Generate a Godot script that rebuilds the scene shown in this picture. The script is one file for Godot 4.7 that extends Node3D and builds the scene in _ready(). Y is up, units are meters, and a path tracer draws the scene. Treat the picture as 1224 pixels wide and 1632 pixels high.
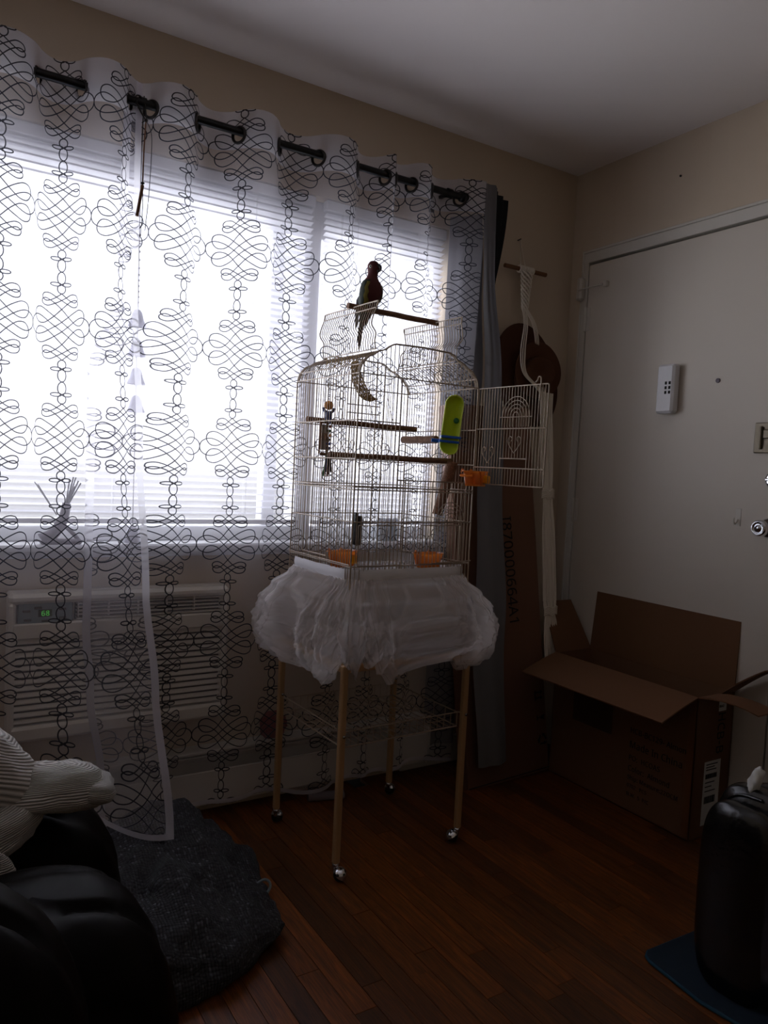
extends Node3D
# A dim living-room corner: a bird cage on a wheeled stand in front of a curtained, sunlit window.
# Units are metres; the floor is y = 0, the window wall is z = -2.38 and the door wall is x = 2.374.

const WZ := -2.38
const DX := 2.374
const CEIL := 2.442
const RZ := -2.27          # curtain rod
var rng := RandomNumberGenerator.new()
var M := {}
var taken := {}

# ---------------------------------------------------------------- nodes
func numbered(n: String) -> String:
	if not taken.has(n):
		taken[n] = 0
		return n
	taken[n] += 1
	return "%s_%03d" % [n, taken[n]]

func thing(called: String, label: String, category: String, group := "", at := Vector3.ZERO, turn := 0.0) -> Node3D:
	var o := Node3D.new()
	o.name = numbered(called)
	add_child(o)
	o.position = at
	o.rotation.y = turn
	o.set_meta("label", label)
	o.set_meta("category", category)
	if group != "":
		o.set_meta("group", group)
	return o

func part(called: String, mesh: Mesh, mat: Material, parent: Node3D, xf := Transform3D(), stuff := false) -> MeshInstance3D:
	var o := MeshInstance3D.new()
	o.mesh = mesh
	o.material_override = mat
	o.transform = xf
	var k := called
	var i := 0
	while parent.has_node(NodePath(k)):
		i += 1
		k = "%s_%03d" % [called, i]
	o.name = k
	if stuff:
		o.set_meta("kind", "stuff")
	parent.add_child(o, true)
	return o

func single(called: String, mesh: Mesh, mat: Material, label: String, category: String, group := "", xf := Transform3D()) -> MeshInstance3D:
	var o := MeshInstance3D.new()
	o.mesh = mesh
	o.material_override = mat
	o.transform = xf
	o.name = numbered(called)
	add_child(o)
	o.set_meta("label", label)
	o.set_meta("category", category)
	if group != "":
		o.set_meta("group", group)
	return o

func struct(called: String, mesh: Mesh, mat: Material, label: String, category: String) -> MeshInstance3D:
	var o := single(called, mesh, mat, label, category)
	o.set_meta("kind", "structure")
	return o

func at(p: Vector3, rx := 0.0, ry := 0.0, rz := 0.0) -> Transform3D:
	return Transform3D(Basis.from_euler(Vector3(rx, ry, rz)), p)

# ---------------------------------------------------------------- meshes
func tool() -> SurfaceTool:
	var st := SurfaceTool.new()
	st.begin(Mesh.PRIMITIVE_TRIANGLES)
	return st

func done(st: SurfaceTool) -> ArrayMesh:
	st.generate_normals()
	return st.commit()

# corners counter-clockwise as seen from outside
func quad(st: SurfaceTool, a: Vector3, b: Vector3, c: Vector3, d: Vector3, ua := Vector2(0, 0), ub := Vector2(1, 0), uc := Vector2(1, 1), ud := Vector2(0, 1)) -> void:
	st.set_uv(ua); st.add_vertex(a)
	st.set_uv(uc); st.add_vertex(c)
	st.set_uv(ub); st.add_vertex(b)
	st.set_uv(ua); st.add_vertex(a)
	st.set_uv(ud); st.add_vertex(d)
	st.set_uv(uc); st.add_vertex(c)

func tri(st: SurfaceTool, a: Vector3, b: Vector3, c: Vector3) -> void:
	st.set_uv(Vector2(a.x, a.y)); st.add_vertex(a)
	st.set_uv(Vector2(c.x, c.y)); st.add_vertex(c)
	st.set_uv(Vector2(b.x, b.y)); st.add_vertex(b)

# a box with chamfered edges; UVs are in metres
func add_box(st: SurfaceTool, c: Vector3, s: Vector3, bev := 0.0, basis := Basis()) -> void:
	st.set_smooth_group(-1)
	var h := s * 0.5
	var b := minf(bev, minf(h.x, minf(h.y, h.z)) * 0.9)
	var ax := [Vector3.RIGHT, Vector3.UP, Vector3.BACK]
	var idx := [[0, 1, 2], [1, 2, 0], [2, 0, 1]]
	for t in idx:
		for sg in [1.0, -1.0]:
			var n: Vector3 = ax[t[0]] * sg
			var u: Vector3 = ax[t[1]]
			var v: Vector3 = ax[t[2]] * sg
			var hu: float = h[t[1]] - b
			var hv: float = h[t[2]] - b
			var o: Vector3 = n * h[t[0]]
			quad(st, c + basis * (o - u * hu - v * hv), c + basis * (o + u * hu - v * hv), c + basis * (o + u * hu + v * hv), c + basis * (o - u * hu + v * hv), Vector2(-hu, -hv), Vector2(hu, -hv), Vector2(hu, hv), Vector2(-hu, hv))
	if b <= 0.0:
		return
	for t in idx:      # bevels along axis t[0]
		var a: Vector3 = ax[t[0]] * (h[t[0]] - b)
		for s1 in [1.0, -1.0]:
			for s2 in [1.0, -1.0]:
				var p: Vector3 = ax[t[1]] * s1 * h[t[1]] + ax[t[2]] * s2 * (h[t[2]] - b)
				var q: Vector3 = ax[t[1]] * s1 * (h[t[1]] - b) + ax[t[2]] * s2 * h[t[2]]
				if s1 * s2 > 0:
					quad(st, c + basis * (p - a), c + basis * (q - a), c + basis * (q + a), c + basis * (p + a))
				else:
					quad(st, c + basis * (p + a), c + basis * (q + a), c + basis * (q - a), c + basis * (p - a))
	for sx in [1.0, -1.0]:
		for sy in [1.0, -1.0]:
			for sz in [1.0, -1.0]:
				var p1 := Vector3(sx * h.x, sy * (h.y - b), sz * (h.z - b))
				var p2 := Vector3(sx * (h.x - b), sy * h.y, sz * (h.z - b))
				var p3 := Vector3(sx * (h.x - b), sy * (h.y - b), sz * h.z)
				if sx * sy * sz > 0:
					tri(st, c + basis * p1, c + basis * p2, c + basis * p3)
				else:
					tri(st, c + basis * p1, c + basis * p3, c + basis * p2)

func box(s: Vector3, bev := 0.0, c := Vector3.ZERO) -> ArrayMesh:
	var st := tool()
	add_box(st, c, s, bev)
	return done(st)

# a tube through points; radius may shrink along it
func add_tube(st: SurfaceTool, pts: PackedVector3Array, r: float, sides := 6, closed := false, r_end := -1.0) -> void:
	st.set_smooth_group(0)
	var n := pts.size()
	if n < 2:
		return
	if r_end < 0.0:
		r_end = r
	var rings := []
	var t0 := (pts[1] - pts[0]).normalized()
	if closed:
		t0 = (pts[1] - pts[n - 1]).normalized()
	var u := t0.cross(Vector3.UP)
	if u.length() < 0.05:
		u = t0.cross(Vector3.RIGHT)
	u = u.normalized()
	for i in n:
		var t: Vector3
		if closed:
			t = (pts[(i + 1) % n] - pts[(i + n - 1) % n]).normalized()
		elif i == 0:
			t = (pts[1] - pts[0]).normalized()
		elif i == n - 1:
			t = (pts[n - 1] - pts[n - 2]).normalized()
		else:
			t = (pts[i + 1] - pts[i - 1]).normalized()
		u = (u - t * u.dot(t)).normalized()
		var v := t.cross(u)
		var rr := lerpf(r, r_end, float(i) / (n - 1))
		var ring := PackedVector3Array()
		for k in sides:
			var a := TAU * k / sides
			ring.append(pts[i] + (u * cos(a) + v * sin(a)) * rr)
		rings.append(ring)
	var m := n if closed else n - 1
	for i in m:
		var ra: PackedVector3Array = rings[i]
		var rb: PackedVector3Array = rings[(i + 1) % n]
		for k in sides:
			var k2 := (k + 1) % sides
			quad(st, ra[k], ra[k2], rb[k2], rb[k], Vector2(float(k) / sides, float(i) / m), Vector2(float(k + 1) / sides, float(i) / m), Vector2(float(k + 1) / sides, float(i + 1) / m), Vector2(float(k) / sides, float(i + 1) / m))
	if not closed:
		st.set_smooth_group(-1)
		for k in range(1, sides - 1):
			tri(st, rings[0][0], rings[0][k + 1], rings[0][k])
			tri(st, rings[n - 1][0], rings[n - 1][k], rings[n - 1][k + 1])

func seg(st: SurfaceTool, a: Vector3, b: Vector3, r: float, sides := 5) -> void:
	add_tube(st, PackedVector3Array([a, b]), r, sides)

func tube(pts: PackedVector3Array, r: float, sides := 8, closed := false, r_end := -1.0) -> ArrayMesh:
	var st := tool()
	add_tube(st, pts, r, sides, closed, r_end)
	return done(st)

# profile: Vector2(radius, height) from bottom to top round the y axis
func add_lathe(st: SurfaceTool, prof: Array, sides := 24, xf := Transform3D()) -> void:
	st.set_smooth_group(0)
	for i in prof.size() - 1:
		var a: Vector2 = prof[i]
		var b: Vector2 = prof[i + 1]
		for k in sides:
			var p := TAU * k / sides
			var q := TAU * (k + 1) / sides
			var A := xf * Vector3(a.x * sin(p), a.y, a.x * cos(p))
			var B := xf * Vector3(a.x * sin(q), a.y, a.x * cos(q))
			var C := xf * Vector3(b.x * sin(q), b.y, b.x * cos(q))
			var D := xf * Vector3(b.x * sin(p), b.y, b.x * cos(p))
			if a.x < 1e-6:
				tri(st, A, C, D)
			elif b.x < 1e-6:
				tri(st, A, B, C)
			else:
				quad(st, A, B, C, D)

func lathe(prof: Array, sides := 24) -> ArrayMesh:
	var st := tool()
	add_lathe(st, prof, sides)
	return done(st)

# a surface f(u, v) -> Vector3 over a grid; w(u, v) -> Vector2 gives the UVs
func surf(nu: int, nv: int, f: Callable, w = null, wrap := false, skip = null) -> ArrayMesh:
	var st := tool()
	var P := []
	for i in nu + 1:
		var row := PackedVector3Array()
		for j in nv + 1:
			row.append(f.call(float(i % nu if wrap else i) / nu, float(j) / nv))
		P.append(row)
	for i in nu:
		for j in nv:
			var u0 := float(i) / nu
			var u1 := float(i + 1) / nu
			var v0 := float(j) / nv
			var v1 := float(j + 1) / nv
			if skip != null and skip.call((u0 + u1) / 2, (v0 + v1) / 2):
				continue
			if w != null:
				quad(st, P[i][j], P[i + 1][j], P[i + 1][j + 1], P[i][j + 1], w.call(u0, v0), w.call(u1, v0), w.call(u1, v1), w.call(u0, v1))
			else:
				quad(st, P[i][j], P[i + 1][j], P[i + 1][j + 1], P[i][j + 1], Vector2(u0, v0), Vector2(u1, v0), Vector2(u1, v1), Vector2(u0, v1))
	return done(st)

func spline(ctrl: Array, per := 8, closed := false) -> PackedVector3Array:
	var out := PackedVector3Array()
	var n := ctrl.size()
	var m := n if closed else n - 1
	for i in m:
		var p0: Vector3 = ctrl[(i - 1 + n) % n] if closed or i > 0 else ctrl[i]
		var p1: Vector3 = ctrl[i]
		var p2: Vector3 = ctrl[(i + 1) % n]
		var p3: Vector3 = ctrl[(i + 2) % n] if closed or i + 2 < n else p2
		for k in per:
			out.append(p1.cubic_interpolate(p2, p0, p3, float(k) / per))
	if not closed:
		out.append(ctrl[n - 1])
	return out

# piecewise smooth function through (x, y) knots
func curve(knots: Array, x: float) -> float:
	if x <= knots[0].x:
		return knots[0].y
	for i in knots.size() - 1:
		var a: Vector2 = knots[i]
		var b: Vector2 = knots[i + 1]
		if x <= b.x:
			var t := (x - a.x) / (b.x - a.x)
			t = t * t * (3.0 - 2.0 * t)
			return lerpf(a.y, b.y, t)
	return knots[knots.size() - 1].y

# a flat polygon (x, y) pushed out along z with thickness d, from z = 0 to z = d
func slab(poly: PackedVector2Array, d: float) -> ArrayMesh:
	var st := tool()
	st.set_smooth_group(-1)
	var p := poly.duplicate()
	if Geometry2D.is_polygon_clockwise(p):
		p.reverse()
	var ix := Geometry2D.triangulate_polygon(p)
	for i in range(0, ix.size(), 3):
		var a := p[ix[i]]
		var b := p[ix[i + 1]]
		var c := p[ix[i + 2]]
		if (b - a).cross(c - a) < 0:
			var s := b
			b = c
			c = s
		tri(st, Vector3(a.x, a.y, d), Vector3(b.x, b.y, d), Vector3(c.x, c.y, d))
		tri(st, Vector3(a.x, a.y, 0), Vector3(c.x, c.y, 0), Vector3(b.x, b.y, 0))
	for i in p.size():
		var a := p[i]
		var b := p[(i + 1) % p.size()]
		quad(st, Vector3(a.x, a.y, 0), Vector3(b.x, b.y, 0), Vector3(b.x, b.y, d), Vector3(a.x, a.y, d))
	return done(st)

func letters(text: String, size: float, font := "Droid Sans", depth := 0.0008, left := false) -> TextMesh:
	var t := TextMesh.new()
	if left:
		t.horizontal_alignment = HORIZONTAL_ALIGNMENT_LEFT
	var f := SystemFont.new()
	f.font_names = PackedStringArray([font])
	t.font = f
	t.text = text
	t.font_size = 64
	t.pixel_size = size / 64.0
	t.depth = depth
	t.curve_step = 2.0
	return t

# ---------------------------------------------------------------- materials
func mat(c: Color, rough := 0.7, metal := 0.0) -> StandardMaterial3D:
	var m := StandardMaterial3D.new()
	m.albedo_color = c
	m.roughness = rough
	m.metallic = metal
	m.cull_mode = BaseMaterial3D.CULL_DISABLED
	return m

func sheer(c: Color, back := 1.0) -> StandardMaterial3D:
	var m := mat(c, 0.9)
	m.transparency = BaseMaterial3D.TRANSPARENCY_ALPHA
	m.backlight_enabled = true
	m.backlight = Color(back, back, back)
	return m

func tex(im: Image) -> ImageTexture:
	return ImageTexture.create_from_image(im)

# grey noise picture, stretched, mean about 0.5
func noise_image(w: int, h: int, fx: float, fy: float, sd: int, octaves := 4, lo := 0.0, hi := 1.0) -> Image:
	var n := FastNoiseLite.new()
	n.seed = sd
	n.noise_type = FastNoiseLite.TYPE_SIMPLEX_SMOOTH
	n.frequency = 1.0
	n.fractal_octaves = octaves
	var im := Image.create(w, h, false, Image.FORMAT_RGB8)
	for y in h:
		for x in w:
			# wraps in both directions by blending
			var v := n.get_noise_2d(x * fx, y * fy)
			var g := clampf(lerpf(lo, hi, 0.5 + 0.5 * v), 0, 1)
			im.set_pixel(x, y, Color(g, g, g))
	return im

func wood_texture(sd: int, dark: Color, light: Color, fx := 0.045, fy := 0.006) -> ImageTexture:
	var n := FastNoiseLite.new()
	n.seed = sd
	n.frequency = 1.0
	n.fractal_octaves = 3
	var n2 := FastNoiseLite.new()
	n2.seed = sd + 9
	n2.frequency = 1.0
	n2.fractal_octaves = 2
	var im := Image.create(512, 128, false, Image.FORMAT_RGB8)
	for y in 512:
		for x in 128:
			var a := n.get_noise_2d(x * fx, y * fy)
			var rings := 0.5 + 0.5 * sin((x * 0.10 + a * 9.0) * 1.6)
			var fine := 0.5 + 0.5 * n2.get_noise_2d(x * 0.45, y * 0.012)
			var t := clampf(0.25 + 0.35 * rings + 0.55 * (fine - 0.5) + 0.4 * a, 0, 1)
			im.set_pixel(y, x, dark.lerp(light, t))
	return tex(im)

# the embroidered scroll motif of the sheers: one repeat, width 2 by height 3.07 units
func motif_image(W: int, H: int) -> Image:
	var u := W / 2.0
	var v := H / 3.07
	var half := [Vector2(0, -.93), Vector2(.22, -.76), Vector2(.42, -.69), Vector2(.54, -.77), Vector2(.48, -.89), Vector2(.30, -.91), Vector2(.10, -.80), Vector2(-.14, -.66), Vector2(-.36, -.56), Vector2(-.52, -.59), Vector2(-.55, -.70), Vector2(-.42, -.76), Vector2(-.22, -.68), Vector2(0, -.49), Vector2(.25, -.23), Vector2(.48, -.07), Vector2(.70, -.07), Vector2(.82, -.24), Vector2(.78, -.43), Vector2(.60, -.49), Vector2(.36, -.39), Vector2(.1, -.21), Vector2(-.2, 0.02), Vector2(-.5, .21), Vector2(-.75, .27), Vector2(-.94, .17)]
	var strand := []
	for p in half:
		strand.append(Vector3(p.x, p.y, 0))
	strand.append(Vector3(-1.0, 0, 0))
	for i in range(half.size() - 1, -1, -1):
		strand.append(Vector3(half[i].x, -half[i].y, 0))
	var paths := []
	var s := spline(strand, 26)
	var mir := PackedVector3Array()
	for p in s:
		mir.append(Vector3(-p.x, p.y, 0))
	paths.append(s)
	paths.append(mir)
	for e in [[0.0, 1.055, .11, .125], [0.0, 1.355, .11, .175], [.15, 1.18, .14, .05], [-.15, 1.18, .14, .05]]:
		for sy in [1.0, -1.0]:
			var ring := PackedVector3Array()
			for k in 160:
				var a := TAU * k / 159.0
				ring.append(Vector3(e[0] + e[2] * cos(a), sy * (e[1] + e[3] * sin(a)), 0))
			paths.append(ring)
	var mask := PackedFloat32Array()
	mask.resize(W * H)
	var r := 0.0145 * u
	for path in paths:
		var last := Vector2(-99, -99)
		for p in path:
			var c := Vector2((p.x + 1.0) * u, (p.y + 1.535) * v)
			if c.distance_to(last) < 1.2:
				continue
			last = c
			var R := int(r + 2)
			for yy in range(int(c.y) - R, int(c.y) + R + 1):
				for xx in range(int(c.x) - R, int(c.x) + R + 1):
					var cov := clampf(r + 0.7 - Vector2(xx + 0.5, yy + 0.5).distance_to(c), 0, 1)
					if cov > 0.0:
						var at_ := posmod(yy, H) * W + posmod(xx, W)
						mask[at_] = maxf(mask[at_], cov)
	var im := Image.create(W, H, false, Image.FORMAT_RGBA8)
	var cloth := Color(0.92, 0.91, 0.95, 0.24)
	var cord := Color(0.17, 0.17, 0.19, 0.97)
	for y in H:
		for x in W:
			var m: float = mask[y * W + x]
			im.set_pixel(x, y, Color(cloth.r, cloth.g, cloth.b, cloth.a).lerp(cord, m))
	return im

func materials() -> void:
	M.wall = mat(Color(0.78, 0.715, 0.63), 0.85)
	M.ceiling = mat(Color(0.93, 0.90, 0.88), 0.9)
	M.trim = mat(Color(0.80, 0.78, 0.74), 0.5)
	M.door = mat(Color(0.80, 0.765, 0.715), 0.5)
	M.white = mat(Color(0.85, 0.85, 0.86), 0.45)
	M.plaster_white = mat(Color(0.84, 0.81, 0.75), 0.5)
	M.slot = mat(Color(0.05, 0.05, 0.05), 0.8)
	M.brass = mat(Color(0.46, 0.42, 0.35), 0.4, 0.4)
	M.dusty = mat(Color(0.45, 0.42, 0.45), 0.7)
	M.black_metal = mat(Color(0.035, 0.035, 0.04), 0.35, 0.3)
	M.ring = mat(Color(0.20, 0.19, 0.19), 0.35, 0.6)
	M.wire = mat(Color(0.60, 0.53, 0.45), 0.35, 0.15)
	M.stand = mat(Color(0.66, 0.52, 0.36), 0.4, 0.05)
	M.chrome = mat(Color(0.85, 0.86, 0.88), 0.12, 1.0)
	M.rubber = mat(Color(0.03, 0.03, 0.035), 0.3)
	M.screw = mat(Color(0.7, 0.7, 0.7), 0.2, 1.0)
	M.card = mat(Color(0.42, 0.285, 0.185), 0.85)
	M.card_in = mat(Color(0.42, 0.28, 0.17), 0.85)
	M.tall_card = mat(Color(0.42, 0.285, 0.21), 0.85)
	M.print = mat(Color(0.03, 0.025, 0.02), 0.8)
	M.paper = mat(Color(0.82, 0.82, 0.80), 0.7)
	M.hat = mat(Color(0.29, 0.16, 0.085), 0.95)
	M.hat2 = mat(Color(0.33, 0.19, 0.10), 0.95)
	M.cord = mat(Color(0.90, 0.86, 0.80), 0.9)
	M.dowel = mat(Color(0.42, 0.27, 0.15), 0.7)
	M.lime = mat(Color(0.72, 0.84, 0.05), 0.3)
	M.lime_edge = mat(Color(0.84, 0.92, 0.35), 0.3)
	M.green = mat(Color(0.05, 0.42, 0.20), 0.4)
	M.blue = mat(Color(0.05, 0.36, 0.78), 0.3)
	M.navy = mat(Color(0.10, 0.17, 0.42), 0.4)
	M.yellow_wood = mat(Color(0.80, 0.50, 0.12), 0.5)
	M.leather = mat(Color(0.060, 0.045, 0.038), 0.42)
	M.leather.metallic_specular = 0.12
	M.leather_r = mat(Color(0.035, 0.037, 0.043), 0.24)
	M.leather_r.metallic_specular = 0.6
	M.mirror = mat(Color(0.9, 0.9, 0.92), 0.08, 1.0)
	M.gray_curtain = mat(Color(0.40, 0.395, 0.40), 0.85)
	M.gray_curtain.backlight_enabled = true
	M.gray_curtain.backlight = Color(0.35, 0.35, 0.38)
	M.shaded_lining = mat(Color(0.09, 0.09, 0.10), 0.9)  # dark lining, with the shade on its back side put into the colour
	M.steel_bell = mat(Color(0.62, 0.62, 0.66), 0.4, 0.2)
	M.mat_blue = mat(Color(0.07, 0.14, 0.20), 0.95)
	M.pink = mat(Color(0.50, 0.17, 0.22), 0.9)
	M.grass = mat(Color(0.70, 0.60, 0.42), 0.9)
	M.amber = mat(Color(0.66, 0.32, 0.08, 0.62), 0.25)
	M.amber.transparency = BaseMaterial3D.TRANSPARENCY_ALPHA
	M.amber.backlight_enabled = true
	M.amber.backlight = Color(0.9, 0.6, 0.25)
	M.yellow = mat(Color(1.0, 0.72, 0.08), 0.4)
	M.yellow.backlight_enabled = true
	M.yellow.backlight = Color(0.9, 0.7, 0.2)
	M.glass = mat(Color(1, 1, 1, 0.04), 0.02)
	M.glass.transparency = BaseMaterial3D.TRANSPARENCY_ALPHA
	M.slat = mat(Color(0.90, 0.90, 0.92), 0.5)
	M.slat.backlight_enabled = true
	M.slat.backlight = Color(0.22, 0.22, 0.23)
	M.hem = sheer(Color(0.92, 0.90, 0.95, 0.58))
	M.header = sheer(Color(0.80, 0.79, 0.83, 0.72))
	M.tulle = sheer(Color(0.96, 0.92, 0.91, 0.33), 1.0)
	M.tulle_fold = sheer(Color(0.93, 0.90, 0.89, 0.24), 1.0)
	M.elastic = mat(Color(0.86, 0.85, 0.86), 0.85)
	M.led = mat(Color(0.3, 0.9, 0.35), 0.5)
	M.led.emission_enabled = true
	M.led.emission = Color(0.45, 1.0, 0.40)
	M.led.emission_energy_multiplier = 0.25
	M.sheer = sheer(Color(1, 1, 1, 1))
	M.sheer.albedo_texture = tex(motif_image(512, 786))
	M.panel_gray = mat(Color(0.45, 0.50, 0.52), 0.35)

	# floor boards: six boards of different tone
	for k in 6:
		var f := mat(Color(1, 1, 1), 0.42)
		var b: float = [0.82, 1.0, 1.08, 0.70, 0.90, 1.02][k]
		f.albedo_texture = wood_texture(40 + k, Color(0.28 * b, 0.138 * b, 0.042 * b), Color(0.54 * b, 0.300 * b, 0.090 * b))
		f.uv1_scale = Vector3(0.9, 8.0, 1)
		f.clearcoat_enabled = true
		f.clearcoat = 0.12
		f.clearcoat_roughness = 0.25
		M["board%d" % k] = f
	M.perch = mat(Color(1, 1, 1), 0.8)
	M.perch.albedo_texture = wood_texture(77, Color(0.36, 0.24, 0.17), Color(0.58, 0.42, 0.31))

	# pouf: coarse dark woven wool with pale flecks
	var im := Image.create(256, 256, false, Image.FORMAT_RGB8)
	var hm := Image.create(256, 256, false, Image.FORMAT_RGB8)
	var r := RandomNumberGenerator.new()
	r.seed = 5
	var tone := []
	for i in 32 * 32:
		tone.append(r.randf())
	for y in 256:
		for x in 256:
			var cx := x / 8
			var cy := y / 8
			var over := (cx + cy) % 2 == 0
			var fx := (x % 8 - 3.5) / 4.0
			var fy := (y % 8 - 3.5) / 4.0
			var bump := clampf(1.0 - (fx * fx * (0.5 if over else 1.0) + fy * fy * (1.0 if over else 0.5)), 0, 1)
			var t: float = tone[cy * 32 + cx]
			var g := 0.17 + 0.09 * t
			if t > 0.90 and bump > 0.35:
				g = 0.30 + 1.6 * (t - 0.90)
			g *= 0.55 + 0.45 * bump
			im.set_pixel(x, y, Color(g, g, g * 1.08))
			hm.set_pixel(x, y, Color(bump, bump, bump))
	M.pouf = mat(Color(1, 1, 1), 0.9)
	M.pouf.albedo_texture = tex(im)
	M.pouf.heightmap_enabled = true
	M.pouf.heightmap_texture = tex(hm)
	M.pouf.heightmap_scale = 0.3
	M.pouf.uv1_triplanar = true
	M.pouf.uv1_scale = Vector3(4.4, 4.4, 4.4)

	# rib knit
	var rib := Image.create(64, 8, false, Image.FORMAT_RGB8)
	var ribc := Image.create(64, 8, false, Image.FORMAT_RGB8)
	for y in 8:
		for x in 64:
			var g := pow(0.5 + 0.5 * cos(TAU * x / 16.0), 0.7)
			rib.set_pixel(x, y, Color(g, g, g))
			var c := 0.62 + 0.22 * g
			ribc.set_pixel(x, y, Color(c, c * 0.98, c * 0.95))
	M.knit = mat(Color(1, 1, 1), 0.95)
	M.knit.albedo_texture = tex(ribc)
	M.knit.heightmap_enabled = true
	M.knit.heightmap_texture = tex(rib)
	M.knit.heightmap_scale = 0.25
	M.knit.rim_enabled = true
	M.knit.rim = 0.4
	M.knit.rim_tint = 0.5

	# feathers
	M.maroon = mat(Color(0.30, 0.09, 0.10), 0.8)
	M.wing_green = mat(Color(0.07, 0.12, 0.06), 0.75)
	M.wing_yellow = mat(Color(0.42, 0.38, 0.09), 0.75)
	M.feather_dark = mat(Color(0.085, 0.065, 0.075), 0.75)
	M.tail = mat(Color(0.22, 0.11, 0.11), 0.75)
	M.beak = mat(Color(0.06, 0.05, 0.05), 0.35)
	M.eye_ring = mat(Color(0.85, 0.85, 0.82), 0.5)
	M.claw = mat(Color(0.20, 0.17, 0.16), 0.6)
	# crinkled leather bump
	M.leather_r.heightmap_enabled = true
	M.leather_r.heightmap_texture = tex(noise_image(256, 256, 0.05, 0.05, 12, 4))
	M.leather_r.heightmap_scale = 0.10
	M.leather_r.uv1_triplanar = true
	M.leather_r.uv1_scale = Vector3(3, 3, 3)

# ---------------------------------------------------------------- the room
func room() -> void:
	var st := tool()
	var T := 0.16
	# window wall with its opening (x -1.0 .. 1.72, y 0.90 .. 2.085)
	add_box(st, Vector3(0.3, 0.45, WZ - T / 2), Vector3(4.6, 0.9, T))
	add_box(st, Vector3(0.3, (2.085 + 2.6) / 2, WZ - T / 2), Vector3(4.6, 2.6 - 2.085, T))
	add_box(st, Vector3(-1.5, 1.4925, WZ - T / 2), Vector3(1.0, 1.185, T))
	add_box(st, Vector3((1.72 + 2.6) / 2, 1.4925, WZ - T / 2), Vector3(0.88, 1.185, T))
	struct("wall_back", done(st), M.wall, "cream painted wall with the wide window in it", "wall")
	st = tool()
	# door wall with its doorway (z -2.29 .. -1.36, y 0 .. 2.075)
	add_box(st, Vector3(DX + T / 2, 1.22, -2.34), Vector3(T, 2.6, 0.09))
	add_box(st, Vector3(DX + T / 2, 2.3175, -1.8275), Vector3(T, 0.405, 0.935))
	add_box(st, Vector3(DX + T / 2, 1.22, 0.52), Vector3(T, 2.6, 3.76))
	struct("wall_right", done(st), M.wall, "cream painted wall that holds the white entry door", "wall")
	struct("wall_left", box(Vector3(T, 2.6, 4.9), 0, Vector3(-1.78, 1.2, 0)), M.wall, "cream painted wall out of view on the left", "wall")
	struct("wall_front", box(Vector3(4.6, 2.6, T), 0, Vector3(0.3, 1.2, 2.4)), M.wall, "cream painted wall behind the camera", "wall")
	struct("ceiling", box(Vector3(4.6, 0.16, 5.1), 0, Vector3(0.3, CEIL + 0.08, 0)), M.ceiling, "plain white ceiling above the window and the door", "ceiling")

	# floor: strip boards that run towards the window wall
	var fl := struct("floor", box(Vector3(4.6, 0.1, 5.1), 0, Vector3(0.3, -0.062, 0)), mat(Color(0.05, 0.025, 0.012), 0.8), "reddish brown strip wood floor with a glossy lacquer", "floor")
	var w := 0.057
	rng.seed = 11
	var lens := [0.55, 0.8, 1.1]
	var bm := []
	for L in lens:
		bm.append(box(Vector3(w - 0.0017, 0.012, L - 0.0014), 0.0))
	var x := 0.30
	while x < DX:
		var z := -2.30 - rng.randf() * 0.7
		while z < -0.75:
			var k := rng.randi() % 3
			var L: float = lens[k]
			var zc := z + L / 2
			z += L
			if z < -2.36:
				continue
			if zc - L / 2 < WZ:
				L = z - WZ
				zc = WZ + L / 2
				part("plank", box(Vector3(w - 0.0017, 0.012, L - 0.0014), 0.0), M["board%d" % (rng.randi() % 6)], fl, at(Vector3(x + w / 2, -0.006, zc)))
				continue
			part("plank", bm[k], M["board%d" % (rng.randi() % 6)], fl, at(Vector3(x + w / 2, -0.006, zc)))
		x += w
	st = tool()
	var xx := -1.7
	while xx < 0.30 - 0.02:      # boards nobody can see one by one: left of the frame and behind the camera
		add_box(st, Vector3(xx + w / 2, -0.006, 0), Vector3(w - 0.0012, 0.012, 4.7), 0.0012)
		xx += w
	xx = 0.30
	while xx < DX:
		add_box(st, Vector3(xx + w / 2, -0.006, 0.95), Vector3(w - 0.0012, 0.012, 2.2), 0.0012)
		xx += w
	part("plank_field", done(st), M.board1, fl, Transform3D(), true)

	baseboards()
	window()
	door()

func baseboards() -> void:
	var st := tool()
	add_box(st, Vector3(1.99, 0.055, WZ + 0.008), Vector3(0.76, 0.11, 0.016), 0.004)
	struct("baseboard_back", done(st), M.trim, "painted baseboard along the window wall by the corner", "baseboard")
	st = tool()
	add_box(st, Vector3(DX - 0.008, 0.055, 0.55), Vector3(0.016, 0.11, 3.6), 0.004)
	struct("baseboard_right", done(st), M.trim, "painted baseboard on the wall past the entry door", "baseboard")

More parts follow.
